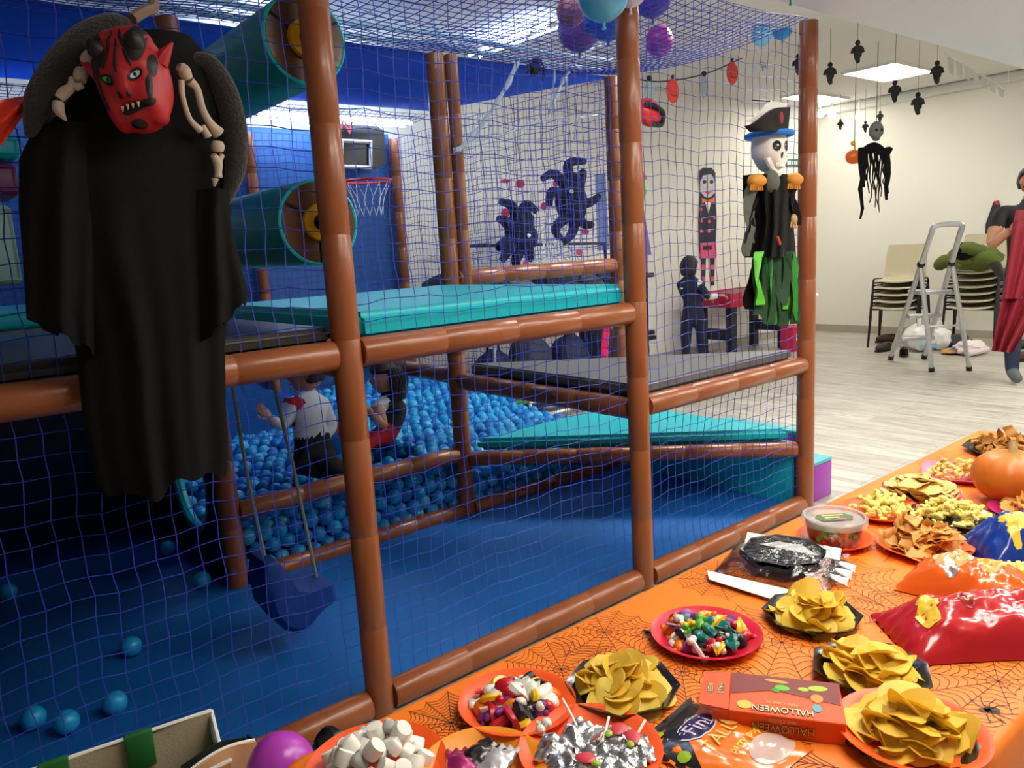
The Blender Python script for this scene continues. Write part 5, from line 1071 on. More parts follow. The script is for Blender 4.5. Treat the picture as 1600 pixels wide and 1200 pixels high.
# socket box on the end post
t = thing('clip_box', 'small grey plastic clip fixed to the end post', 'clip', AY(1277, 465, 1.876)); p = AY(1275, 465, 1.876); p.x = PX[2] + .05; obj('clip_body', MB().rbox(p, (.035, .03, .075), .008), mat('clip_grey', (160, 162, 168), .4), t); obj('clip_button', MB().ball(p + V((.012, -.014, .012)), .01, 8, 6), WHITEP, t)
# ------------------------------------------------------------------ buffet table
TZ = 0.556
TX0, TX1, TY0, TY1 = 0.36, 3.07, 0.36, 1.072
bt = thing('buffet_table', 'long low party table under the orange spider-web cloth', 'table', ((TX0 + TX1) / 2, (TY0 + TY1) / 2, 0))
obj('tabletop', MB().rbox(((TX0 + TX1) / 2, (TY0 + TY1) / 2, TZ - .02), (TX1 - TX0 - .02, TY1 - TY0 - .02, .03), .006), mat('beech', (176, 140, 96), .5), bt)
for x in (TX0 + .1, (TX0 + TX1) / 2, TX1 - .1):
    for y in (TY0 + .08, TY1 - .08): obj('leg', MB().tube([(x, y, TZ - .035), (x, y, 0)], .02, 10), ALU, bt)
ORC = mat('orange_oilcloth', (255, 130, 34), .48, var=.04, scale=3, bump=.03, bscale=14, spec=.35)
cl = thing('tablecloth', 'orange plastic tablecloth printed with black spider webs', 'tablecloth', ((TX0 + TX1) / 2, (TY0 + TY1) / 2, 0))
per = []
def cornered(x0_, x1_, y0_, y1_, r_, n=6):
    P = []
    for cx, cy, a0 in ((x1_ - r_, y1_ - r_, 0), (x0_ + r_, y1_ - r_, pi / 2), (x0_ + r_, y0_ + r_, pi), (x1_ - r_, y0_ + r_, 1.5 * pi)):
        P += [(cx + r_ * cos(a0 + k * pi / 2 / n), cy + r_ * sin(a0 + k * pi / 2 / n)) for k in range(n + 1)]
    return P
base = cornered(TX0, TX1, TY0, TY1, .03); pts = []
for (xa_, ya_), (xb_, yb2) in zip(base, base[1:] + base[:1]):
    L = math.hypot(xb_ - xa_, yb2 - ya_); n = max(1, int(L / .04)); pts += [(xa_ + (xb_ - xa_) * k / n, ya_ + (yb2 - ya_) * k / n) for k in range(n)]
cxm, cym = (TX0 + TX1) / 2, (TY0 + TY1) / 2; N = len(pts); vs = []; lv = []
for q, (dz, out) in enumerate(((0, -.012), (-.003, -.003), (-.014, .003), (-.06, .006), (-.14, .012), (-.22, .018), (-.30, .022))):
    for k, (x, y) in enumerate(pts):
        nx = 0; ny = 0
        if abs(x - TX0) < .031: nx = -1
        if abs(x - TX1) < .031: nx = 1
        if abs(y - TY0) < .031: ny = -1
        if abs(y - TY1) < .031: ny = 1
        wv_ = (.012 * (q / 6)) * sin(k * .8) if q > 2 else 0; vs.append((x + nx * (out + wv_), y + ny * (out + wv_), TZ + dz))
fs = [(q * N + k, q * N + (k + 1) % N, (q + 1) * N + (k + 1) % N, (q + 1) * N + k) for q in range(6) for k in range(N)] + [tuple(range(N))[::-1]]
obj('cloth_sheet', MB().add(vs, fs), ORC, cl, ang=50)
INK = mat('web_ink', (70, 34, 20), .6, var=.1)
def line(mb, pts_, w_=.0011, z_=TZ + .0007):
    P = [V((x, y, z_)) for x, y in pts_]; 
    for a, b_ in zip(P, P[1:]):
        d = (b_ - a); 
        if d.length < 1e-6: continue
        n_ = V((-d.y, d.x, 0)).normalized() * w_ / 2; mb.add([a - n_, b_ - n_, b_ + n_, a + n_], [(0, 1, 2, 3)])
def clipin(x, y): return TX0 + .012 < x < TX1 - .012 and TY0 + .012 < y < TY1 - .012
def web(cx, cy, Rw, ns=12, nr=8, seed=0, a0=0, a1=2 * pi):
    rr_ = random.Random(seed); mb = MB(); full = a1 - a0 > 6; an = [a0 + (a1 - a0) * (k + rr_.uniform(-.2, .2)) / ns for k in range(ns + (0 if full else 1))]
    rl = [Rw * rr_.uniform(.8, 1.05) for _ in an]
    for a, r_ in zip(an, rl):
        seg = [(cx + r_ * q / 8 * cos(a), cy + r_ * q / 8 * sin(a)) for q in range(9)]
        for s0, s1 in zip(seg, seg[1:]):
            if clipin(*s0) and clipin(*s1): line(mb, [s0, s1])
    for k in range(nr):
        f = (k + 1.2) / (nr + .6)
        for i in range(len(an) if full else len(an) - 1):
            j = (i + 1) % len(an); A, B = an[i], an[j] + (2 * pi if full and j == 0 else 0); seg = []
            for q in range(6):
                t_ = q / 5; r_ = (rl[i] * (1 - t_) + rl[j] * t_) * f * (1 - .16 * sin(pi * t_)); a = A + (B - A) * t_; seg.append((cx + r_ * cos(a), cy + r_ * sin(a)))
            for s0, s1 in zip(seg, seg[1:]):
                if clipin(*s0) and clipin(*s1): line(mb, [s0, s1])
    obj('web_print', mb, INK, cl, smooth=False, fix=False)
for k, (x, y, r_) in enumerate(((1222, 1004, .17), (877, 1046, .13), (1300, 905, .16), (1362, 905, .0), (944, 988, .12), (705, 1130, .10), (812, 1150, .11), (1560, 1065, .17), (1490, 975, .12), (1065, 1050, .13), (1015, 1150, .12), (1400, 850, .15), (1550, 800, .15), (1330, 800, .12), (1480, 720, .14), (1240, 870, .0), (1590, 1190, .12), (1180, 1180, .11), (1120, 905, .11), (1420, 960, .13))):
    if r_:
        p = G(x, y, TZ); web(p.x, p.y, r_, 11 + k % 3, 8 + k % 2, k)
def ink_spider(x, y, s_, rot):
    p = G(x, y, TZ); mb = MB(); M2 = Matrix.Rotation(rot, 2)
    for cx, r_ in ((0, .010), (.013, .006)):
        poly = [M2 @ V((cx * s_ + r_ * s_ * 1.2 * cos(q * pi / 6), r_ * s_ * sin(q * pi / 6))).to_2d() if False else (cx * s_ + r_ * s_ * 1.2 * cos(q * pi / 6), r_ * s_ * sin(q * pi / 6)) for q in range(12)]
        mb.add([(p.x + a * cos(rot) - b_ * sin(rot), p.y + a * sin(rot) + b_ * cos(rot), TZ + .0009) for a, b_ in poly], [tuple(range(12))])
    for k in range(8):
        a = (-.9 + .6 * (k % 4)) + (pi / 2 if k < 4 else -pi / 2) * 1; seg = [(.004, 0), (.018 * cos(a), .018 * sin(a)), (.036 * cos(a + (.35 if k < 4 else -.35)), .036 * sin(a + (.35 if k < 4 else -.35)))]
        line(mb, [(p.x + (u_ * cos(rot) - v_ * sin(rot)) * s_, p.y + (u_ * sin(rot) + v_ * cos(rot)) * s_) for u_, v_ in seg], .0016, TZ + .0009)
    obj('spider_print', mb, INK, cl, smooth=False, fix=False)
for x, y, s_, r_ in ((1550, 1110, 1.0, 2.4), (1013, 990, .8, 1.2), (1283, 820, .9, .4), (700, 1170, .7, 2.0), (1175, 1010, .6, .8), (1460, 900, .8, 1.9)): ink_spider(x, y, s_, r_)
# ------------------------------------------------------------------ plates
PO_ = mat('orange_plate', (246, 92, 30), .35, var=.03); PR_ = mat('red_plate', (206, 24, 52), .32, var=.03); PK_ = mat('black_plate_foil', (16, 15, 16), .22, var=.1, coat=.3); PPK = mat('pink_plate', (222, 110, 140), .4, var=.03); PY_ = mat('amber_plate', (244, 150, 34), .4, var=.03)
def plate(px_, py_, r_, m_, label, kind='round', rot=0.0, z0=TZ, xy=None):
    p = G(px_, py_, TZ + .01) if xy is None else V(xy); nm = {'round': 'paper_plate', 'oct': 'octagonal_plate', 'sq': 'square_plate'}[kind]
    t = thing(nm, label, 'plate', (p.x, p.y, z0), rot)
    n = {'round': 40, 'oct': 8, 'sq': 4}[kind]; a0 = pi / n if n < 9 else 0
    prof = [(.001, .0015), (r_ * .66, .0015), (r_ * .72, .004), (r_ * .90, .016), (r_, .0185), (r_ * 1.005, .0175), (r_ * .93, .0145), (r_ * .75, .0025), (r_ * .66, .0)]
    b_ = MB(); 
    if kind == 'sq':                          # rounded-corner square via superellipse
        k_ = len(prof); m_n = 40; vs_ = []
        for rr2, z_ in prof:
            for j in range(m_n):
                a = 2 * pi * j / m_n; c_, s2 = cos(a), sin(a); q = (abs(c_) ** 5 + abs(s2) ** 5) ** (-.2); vs_.append((rr2 * q * c_ * .86, rr2 * q * s2 * .86, z_))
        b_.add(vs_, [(i * m_n + j, i * m_n + (j + 1) % m_n, (i + 1) * m_n + (j + 1) % m_n, (i + 1) * m_n + j) for i in range(k_ - 1) for j in range(m_n)] + [tuple(range(m_n))[::-1], tuple((k_ - 1) * m_n + j for j in range(m_n))])
    else: b_.lathe(prof, n, a0=a0)
    obj('plate_body', b_, m_, t, world=False, ang=30 if kind == 'oct' else 50)
    if kind == 'oct':
        w_ = MB()
        for j in range(8):
            a = a0 + 2 * pi * j / 8; w_.tube([(r_ * .2 * cos(a), r_ * .2 * sin(a), .0022), (r_ * .68 * cos(a), r_ * .68 * sin(a), .0028), (r_ * .96 * cos(a), r_ * .96 * sin(a), .0185)], .0007, 4)
        for f in (.3, .45, .6): w_.tube([(r_ * f * cos(a0 + j * pi / 4), r_ * f * sin(a0 + j * pi / 4), .0024) for j in range(8)], .0007, 4, closed=True)
        obj('web_print', w_, mat('grey_web_ink', (120, 112, 118), .5), t, world=False)
    return t
# --- food pieces
def crisp_mesh(k, m_, r_=.029):
    rr_ = random.Random(k); r_ *= rr_.uniform(.8, 1.1); a, b_ = rr_.uniform(.75, 1.0), rr_.uniform(.95, 1.25); s_ = rr_.choice((-1, 1)); c1, c2 = rr_.uniform(3, 12), rr_.uniform(-8, 5); ph = rr_.uniform(0, 6)
    def P(u, v, dz):
        an = 2 * pi * u; q = v * r_ * (1 + .07 * sin(3 * an + ph)); x, y = q * a * cos(an), q * b_ * sin(an); return V((x, y, s_ * (c1 * x * x + c2 * y * y) + .0012 * sin(x * 260 + ph) + dz))
    mb = MB(); n = 14
    for dz in (.0006, -.0006):
        o = len(mb.v); vs_ = [P(0, 0, dz)] + [P(j / n, v, dz) for v in (.5, 1) for j in range(n)]
        mb.add(vs_, [(0, 1 + j, 1 + (j + 1) % n) for j in range(n)] + [(1 + j, 1 + n + j, 1 + n + (j + 1) % n, 1 + (j + 1) % n) for j in range(n)])
    o = 1 + 2 * n; mb.f += [(1 + n + j, o + 1 + n + j, o + 1 + n + (j + 1) % n, 1 + n + (j + 1) % n) for j in range(n)]; mb.mi += [0] * n
    return mb.mesh('crisp', m_, ang=70)
CRY = [mat('crisp_yellow', (255, 224, 92), .5, var=.08, scale=50), mat('crisp_golden', (255, 214, 78), .5, var=.10, scale=50)]
for m_ in CRY: translu(m_, (255, 226, 104), .35)
CRISPS = [crisp_mesh(k, CRY[k % 2]) for k in range(10)]
CRB = mat('tortilla_tan', (228, 190, 112), .6, var=.12, scale=60); CRBR = mat('corn_chip_brown', (214, 152, 68), .55, var=.15, scale=60); CRFAR = mat('corn_chip_dark', (176, 122, 48), .6, var=.15, scale=60)
TORT = [crisp_mesh(20 + k, CRB, .030) for k in range(4)]
def strip_mesh(k, m_):
    rr_ = random.Random(k); ph = rr_.uniform(0, 6); L = rr_.uniform(.02, .028); w_ = rr_.uniform(.012, .016); tw = rr_.uniform(-1.2, 1.2)
    def fn(u, v):
        s_ = (v - .5) * 2; x = s_ * L; z_ = .006 * sin(s_ * 3.6 + ph); a = tw * s_; return V((x, (u - .5) * w_ * 2 * cos(a), z_ + (u - .5) * w_ * 2 * sin(a)))
    return MB().slab(fn, 4, 9, (0, 0, .0015)).mesh('corn_chip', m_, ang=70)
CHB = [strip_mesh(k, CRBR) for k in range(5)]; CHF = [strip_mesh(30 + k, CRFAR) for k in range(4)]
PUF = mat('puff_yellow', (246, 228, 128), .65, var=.06, scale=60, bump=.25, bscale=180); PUFD = mat('puff_tan', (226, 196, 112), .65, var=.08, scale=60, bump=.25, bscale=180)
def puff_mesh(k, m_):
    rr_ = random.Random(50 + k); a1 = rr_.uniform(1.6, 4.2); r_ = rr_.uniform(.009, .012); n = 9
    return MB().tube([(r_ * cos(a1 * q / (n - 1)), r_ * sin(a1 * q / (n - 1)), .003 * sin(q + k)) for q in range(n)], [.0035] + [.0052] * (n - 2) + [.0035], 7).mesh('puff', m_)
PUFFS = [puff_mesh(k, PUF) for k in range(5)]; PUFFT = [puff_mesh(k + 9, PUFD) for k in range(4)]
def heap(pl, meshes, n, r_, h_, name, label, group, seed, tilt=.48, sx=1.0, sy=1.0, z0=.008, off=(0, 0)):
    rr_ = random.Random(seed); c = V(pl.location)
    for k in range(n):
        q = sqrt(rr_.random()) * r_; a = rr_.uniform(0, 6.283); q *= rr_.uniform(.70, 1.12); zz = z0 + h_ * max(0, 1 - (q / r_) ** 1.7) * rr_.uniform(.1, 1.0) + rr_.uniform(0, .010)
        o = put(name, meshes[rr_.randrange(len(meshes))], loc=(c.x + off[0] + q * cos(a) * sx, c.y + off[1] + q * sin(a) * sy, c.z + zz), rot=(rr_.gauss(0, tilt * .85), rr_.gauss(0, tilt * .85), rr_.uniform(0, 6.28)))
        s_ = rr_.uniform(.85, 1.2); o.scale = (s_, s_, s_); tag(o, label, 'crisp' if 'puff' not in name else 'snack', group)
p3 = plate(972, 1074, .098, PK_, 'black octagonal plate of crisps beside the orange plate of sweets', 'oct', .35)
heap(p3, CRISPS, 54, .064, .036, 'potato_crisp', 'yellow crisp on the black plate nearest the brown floor rail', 'crisps on the black plate beside the sweets', 1)
p5 = plate(1268, 962, .094, PK_, 'black octagonal plate of crisps in front of the wrapped plate pack', 'oct', .2)
heap(p5, CRISPS, 46, .060, .05, 'potato_crisp', 'yellow crisp on the black plate in front of the wrapped plate pack', 'crisps on the black plate before the pack', 2, .55)
p18 = plate(1360, 1048, .098, PK_, 'black octagonal plate of crisps behind the orange sweet box', 'oct', .5)
heap(p18, CRISPS, 56, .066, .04, 'potato_crisp', 'yellow crisp on the black plate left of the red snack bag', 'crisps on the black plate by the red bag', 3)
p19 = plate(1424, 1150, .105, PO_, 'orange round plate of crisps at the front right of the table')
heap(p19, CRISPS, 64, .068, .055, 'potato_crisp', 'yellow crisp on the orange plate at the front right', 'crisps on the front right orange plate', 4)
plate(1430, 1158, .098, PK_, 'black plate peeping out beneath the front right orange plate of crisps', 'oct', .2, TZ, G(1418, 1160, TZ)).location.z = TZ - .0005
p19.location.z = TZ + .006
p10 = plate(1440, 772, .115, PR_, 'red square plate of pale tortilla crisps', 'sq', .5); heap(p10, TORT, 55, .085, .045, 'tortilla_crisp', 'pale tortilla crisp on the red square plate', 'tortilla crisps on the red plate', 5, .3)
p11 = plate(1500, 740, .12, PPK, 'pink square plate of tan corn puffs', 'sq', .4); heap(p11, PUFFT, 72, .085, .045, 'corn_puff', 'tan corn puff on the pink square plate', 'corn puffs on the pink plate', 6)
p8 = plate(1380, 798, .10, PO_, 'orange round plate of yellow puffs behind the plastic tub'); heap(p8, PUFFS, 85, .08, .045, 'corn_puff', 'pale yellow corn puff on the orange plate behind the tub', 'corn puffs on the orange plate', 7)
p9 = plate(1487, 808, .105, PK_, 'black octagonal plate heaped with yellow puffs before the pumpkin', 'oct', .3); heap(p9, PUFFS, 98, .088, .05, 'corn_puff', 'pale yellow corn puff on the black plate before the pumpkin', 'corn puffs on the black plate', 8)
p13 = plate(1443, 852, .105, PO_, 'orange round plate of brown corn chips behind the orange snack bag'); heap(p13, CHB, 80, .078, .055, 'corn_chip', 'brown corn chip on the orange plate behind the orange snack bag', 'corn chips on the orange plate', 9, .5)
p12 = plate(1572, 702, .13, PK_, 'black octagonal plate of dark corn chips at the far end', 'oct', .1); heap(p12, CHF, 90, .10, .05, 'corn_chip', 'dark corn chip on the farthest black plate', 'corn chips on the far black plate', 10, .7)
pA = plate(1606, 800, .09, mat('magenta_plate', (196, 40, 110), .4), 'magenta plate cut by the right edge below the pumpkin', 'round'); heap(pA, CHB, 30, .06, .03, 'corn_chip', 'brown corn chip on the magenta plate at the right edge', 'corn chips on the magenta plate', 11, .7)
pB = plate(1612, 912, .09, mat('white_plate', (236, 232, 222), .4), 'white plate of pale puffs cut by the right edge'); heap(pB, PUFFS, 22, .065, .045, 'corn_puff', 'pale corn puff on the white plate at the right edge', 'corn puffs on the white plate', 12)
pC = plate(1612, 735, .09, PO_, 'orange plate behind the pumpkin at the right edge'); heap(pC, PUFFT, 22, .07, .05, 'corn_puff', 'tan corn puff on the plate behind the pumpkin', 'corn puffs behind the pumpkin', 13)
# --- sweets
def sweet(kind, k):
    mb = MB()
    if kind == 'bean': mb.tube(spline([(-.012, 0, 0), (-.004, .002, .001), (.006, 0, 0), (.012, -.002, 0)], 3), [.003, .0055, .0065, .0065, .006, .006, .0065, .0062, .0058, .003], 8)
    elif kind == 'bone': mb.tube([(-.014, 0, 0), (.014, 0, 0)], .0035, 7); [mb.ball((s_ * .015, q * .004, 0), .0052, 8, 6) for s_ in (-1, 1) for q in (-1, 1)]
    elif kind == 'disc': mb.lathe([(.001, -.0035), (.010, -.0035), (.012, 0), (.010, .0035), (.001, .0035)], 14)
    elif kind == 'egg': mb.ball((0, 0, 0), (.012, .009, .007), 12, 8)
    elif kind == 'bear':
        mb.ball((0, 0, 0), (.010, .007, .006), 10, 8); mb.ball((.012, 0, .001), .0055, 8, 6)
        for a, b_ in ((.006, 1), (-.007, 1), (.006, -1), (-.007, -1)): mb.ball((a, b_ * .007, 0), (.004, .005, .0035), 8, 6)
    elif kind == 'stick': mb.rbox((0, 0, 0), (.028, .008, .006), .002)
    elif kind == 'ghost': mb.prism([(-.008, -.01, 0), (-.004, -.006, 0), (0, -.011, 0), (.004, -.006, 0), (.008, -.01, 0), (.009, .004, 0), (.004, .012, 0), (-.004, .012, 0), (-.009, .004, 0)], (0, 0, -.003), (0, 0, .003))
    elif kind == 'leaf': mb.slab(lambda u, v: V(((v - .5) * .034, (u - .5) * .018 * sin(pi * min(.97, max(.06, v))), .006 * cos((v - .5) * 3) + .002 * sin(u * 6))), 5, 9, (0, 0, .0025))
    return mb
SWC = {'white': (238, 232, 220), 'red': (196, 22, 44), 'yellow': (240, 190, 30), 'black': (26, 20, 20), 'orange': (236, 122, 22), 'purple': (130, 50, 130), 'pink': (232, 150, 180), 'green': (90, 160, 40), 'teal': (24, 120, 110)}
SWM = {k: mat('sweet_' + k, v, .3, var=.06, sss=.15 if k not in ('white', 'black') else 0) for k, v in SWC.items()}
_sw = {}
def sweets(pl, plan, r_, h_, where, group, seed):
    rr_ = random.Random(seed); c = V(pl.location); rr_.shuffle(plan); plan = plan[:int(len(plan) * .72)]; n = len(plan)
    for k, (kind, col_) in enumerate(plan):
        key = (kind, col_)
        if key not in _sw: _sw[key] = sweet(kind, k).mesh('sweet', SWM[col_])
        q = sqrt((k + .5) / n) * r_; a = k * 2.39996; z_ = .010 + h_ * max(0, 1 - (q / r_) ** 2) * rr_.uniform(.4, 1)
        o = put('sweet', _sw[key], loc=(c.x + q * cos(a), c.y + q * sin(a), c.z + z_), rot=(rr_.gauss(0, .45), rr_.gauss(0, .45), rr_.uniform(0, 6.28)))
        s_ = rr_.uniform(1.3, 1.8); o.scale = (s_, s_, s_); nm = {'bean': 'jelly bean', 'bone': 'bone-shaped sweet', 'disc': 'round sweet', 'egg': 'oval sweet', 'bear': 'gummy figure', 'stick': 'chewy stick', 'ghost': 'ghost-shaped sweet', 'leaf': 'wavy gummy'}[kind]
        tag(o, '%s %s %s' % (col_, nm, where), 'sweet', group + ', %s %s' % (col_, nm))
p2 = plate(808, 1100, .098, PO_, 'orange round plate of mixed white and bright sweets')
pl = [('bone', 'white')] * 6 + [('egg', 'white')] * 10 + [('ghost', 'white')] * 5 + [('bean', 'red')] * 8 + [('disc', 'yellow')] * 6 + [('stick', 'yellow')] * 4 + [('bean', 'black')] * 8 + [('egg', 'orange')] * 5 + [('bear', 'purple')] * 5 + [('leaf', 'red')] * 4 + [('disc', 'black')] * 4 + [('leaf', 'white')] * 4 + [('egg', 'red')] * 4
sweets(p2, pl, .066, .03, 'on the orange plate of mixed sweets', 'mixed sweets on the orange plate', 21)
p4 = plate(1103, 992, .104, PR_, 'red round plate of mixed gummy sweets')
pl = [('bear', 'green')] * 4 + [('bone', 'white')] * 6 + [('bear', 'orange')] * 7 + [('leaf', 'yellow')] * 6 + [('leaf', 'teal')] * 5 + [('egg', 'black')] * 9 + [('bear', 'red')] * 6 + [('stick', 'pink')] * 7 + [('leaf', 'purple')] * 4 + [('bear', 'white')] * 5 + [('bear', 'yellow')] * 5 + [('stick', 'black')] * 5 + [('bean', 'teal')] * 4 + [('egg', 'purple')] * 3
sweets(p4, pl, .072, .022, 'on the red plate of gummies', 'gummies on the red plate', 22)
p1 = plate(588, 1200, .105, PO_, 'orange round plate of white marshmallows at the near end')
MW = mat('marshmallow_white', (240, 236, 226), .8, var=.03, sss=.1); MGr = mat('marshmallow_grey', (182, 180, 176), .8, var=.03)
mm = [MB().lathe([(.006, -.012), (.0125, -.011), (.0135, -.006), (.0135, .006), (.0125, .011), (.006, .012)], 16).mesh('m', m_) for m_ in (MW, MGr)]
mm2 = [MB().rbox((0, 0, 0), (.026, .018, .016), .005, 3).mesh('m', m_) for m_ in (MW, MGr)]
rr_ = random.Random(31)
for k in range(40):
    q = sqrt((k + .5) / 40) * .072; a = k * 2.4; g_ = 1 if k % 4 == 0 else 0; c = V(p1.location); o = put('marshmallow', (mm if k % 2 else mm2)[g_], loc=(c.x + q * cos(a), c.y + q * sin(a), c.z + .018 + .055 * max(0, 1 - (q / .072) ** 2) * rr_.uniform(.4, 1)), rot=(rr_.uniform(-1, 1), rr_.uniform(-1, 1), rr_.uniform(0, 6)))
    tag(o, ('grey' if g_ else 'white') + (' round' if k % 2 else ' square') + ' marshmallow on the near orange plate', 'marshmallow', 'marshmallows, %d%d' % (g_, k % 2))
# --- pumpkin
p = G(1578, 782, TZ); t = thing('pumpkin', 'real orange pumpkin with tan stalk standing at the right', 'pumpkin', (p.x, p.y, TZ)); PKO = mat('pumpkin_skin', (212, 112, 28), .4, var=.15, scale=14)
obj('pumpkin_flesh', MB().ball((0, 0, .072), (.095, .095, .075), 60, 24, None, lambda d: (1 + .028 * abs(sin(6 * atan2(d.y, d.x))) * sqrt(max(0, 1 - d.z * d.z))) * (1 - .14 * max(0, d.z) ** 6)), PKO, t, world=False)
obj('stalk', MB().tube(spline([(0, 0, .128), (.004, 0, .145), (.014, .004, .158)], 3), [.02, .014, .012, .011, .011, .011, .013], 8), mat('stalk_tan', (176, 150, 96), .8, bump=.3), t, world=False)
# --- tub on its plate
pT = plate(1303, 842, .088, PO_, 'orange round plate under the plastic tub of gummies')
t = thing('plastic_tub', 'clear plastic tub with lid and printed label full of gummies', 'tub', (pT.location.x, pT.location.y, TZ + .004))
CLR = film_mat('clear_plastic', (246, 244, 242), .06, .12); FRO = mat('frosted_lid', (232, 228, 226), .3, var=.02, alpha=.38)
obj('tub_wall', MB().lathe([(.054, .001), (.066, .06), (.069, .06), (.057, .001)], 40, cap=False), CLR, t, world=False)
obj('lid', MB().lathe([(.072, .048), (.076, .05), (.076, .064), (.073, .068), (.068, .066), (.066, .060), (.002, .060)], 40, cap=False), FRO, t, world=False)
lb_ = [(-.035, .024), (.035, .024), (.046, .0), (.035, -.024), (-.035, -.024), (-.046, 0)]
M2 = Matrix.Rotation(AZ - pi / 2, 3, 'Z'); lab = obj('label', MB().prism([M2 @ V((a, b_, .0615)) for a, b_ in lb_], (0, 0, 0), (0, 0, .0006)), mat('label_green', (70, 98, 50), .5), t, world=False)
q = V(t.location)
for a, b_, la, lb2, c_, nm in ((0, .012, .026, .0035, (226, 200, 60), 'label_band'), (-.006, -.002, .018, .003, (236, 226, 190), 'label_band'), (.012, -.013, .012, .004, (220, 90, 120), 'label_blot'), (-.02, -.012, .007, .004, (120, 170, 60), 'label_blot')):
    cc = q + RH * a + FH * b_ + ZU * .0624; obj(nm, MB().prism([cc + RH * la * cos(k * pi / 6) + FH * lb2 * sin(k * pi / 6) for k in range(12)] if nm == 'label_blot' else [cc + RH * sx * la + FH * sy * lb2 for sx, sy in ((-1, -1), (1, -1), (1, 1), (-1, 1))], (0, 0, 0), (0, 0, .0004)), mat('label_c%d' % c_[0], c_, .5), t, smooth=False)
rr_ = random.Random(41)
for k in range(46):
    col_ = rr_.choice(('red', 'green', 'yellow', 'white', 'orange', 'pink', 'red')); a = rr_.uniform(0, 6.28); z_ = rr_.uniform(.010, .036); r_ = (.046 + .006 * z_ / .04) * (rr_.random() ** .35); key = ('bear', col_)
    if key not in _sw: _sw[key] = sweet('bear', 0).mesh('sweet', SWM[col_])
    o = put('sweet', _sw[key], loc=(q.x + r_ * .9 * cos(a), q.y + r_ * .9 * sin(a), q.z + z_), rot=(rr_.gauss(0, .8), rr_.gauss(0, .8), rr_.uniform(0, 6))); o.scale = (1.5, 1.5, 1.5); tag(o, '%s gummy figure inside the clear plastic tub' % col_, 'sweet', 'gummies in the tub, ' + col_)
# --- pack of web plates in film
t = thing('plate_pack', 'film-wrapped pack of black spider-web plates with white card strips', 'packaging', tuple(G(1222, 885, TZ)))
c = G(1222, 885, TZ); e1 = (G(1160, 838, TZ) - G(1330, 866, TZ)).normalized(); e2 = V((-e1.y, e1.x, 0)); ctr = c
for k in range(5):
    rot = atan2(e1.y, e1.x); obj('wrapped_plate', MB().lathe([(.001, .003), (.062, .003), (.068, .006), (.086, .018), (.096, .020), (.088, .016), (.068, .004), (.062, .002)], 8, (c.x, c.y, TZ + .004 + .0045 * k), Matrix.Rotation(rot, 3, 'Z'), a0=pi / 8), PK_, t, ang=30)
wb_ = MB(); zz = TZ + .026
for j in range(8):
    a = pi / 8 + j * pi / 4 + atan2(e1.y, e1.x); wb_.tube([(c.x + .008 * cos(a), c.y + .008 * sin(a), zz), (c.x + .066 * cos(a), c.y + .066 * sin(a), zz + .001), (c.x + .094 * cos(a), c.y + .094 * sin(a), zz + .014)], .0009, 4)
for f in (.018, .03, .044, .058): wb_.tube([(c.x + f * cos(pi / 8 + j * pi / 4 + atan2(e1.y, e1.x)), c.y + f * sin(pi / 8 + j * pi / 4 + atan2(e1.y, e1.x)), zz) for j in range(8)], .0008, 4, closed=True)
obj('web_print', wb_, mat('violet_web_ink', (112, 104, 126), .5), t)
for pts_, nm in (([(1168, 832), (1315, 858), (1312, 876), (1164, 846)], 'card_strip'), ([(1105, 892), (1232, 922), (1222, 942), (1108, 906)], 'card_strip')):
    hz = TZ + (.030 if pts_[0][0] > 1150 else .008); obj(nm, MB().prism([G(x, y, hz) for x, y in pts_], (0, 0, 0), (0, 0, .0015)), WHITEP, t, smooth=False)
FILM = film_mat('clear_film', (238, 240, 242), .05)
def film(u, v):
    a, b_ = (u - .5) * 2, (v - .5) * 2; p_ = c + e1 * (a * .125) + e2 * (b_ * .125); h_ = .040 * (1 - abs(a) ** 4) * (1 - abs(b_) ** 4) + .009 * abs(noise.noise(V((a * 4, b_ * 4, 1)))) + .005 * abs(noise.noise(V((a * 10, b_ * 10, 4)))); return V((p_.x, p_.y, TZ + .003 + max(0, h_)))
obj('film', MB().grid(film, 44, 44), FILM, t, fix=False)
obj('torn_film_edge', MB().slab(lambda u, v: c - e1 * (.10 + .05 * u) + e2 * (-.06 + .12 * v) + ZU * (.02 + .006 * sin(v * 19) * u - .012 * u), 8, 20, (0, 0, .0006)), FILM, t)
# --- sweet box
hb = .036; zt_ = TZ + hb
k0, k1, k2, k3 = G(1323, 1132, zt_), G(1315, 1068, zt_), G(1144, 1048, zt_), G(1140, 1110, zt_)
xl = (k3 - k0).normalized(); L = ((k3 - k0).length + (k2 - k1).length) / 2; yl = (k0 - k1); yl = (yl - xl * yl.dot(xl)); Wd = yl.length; yl.normalize()
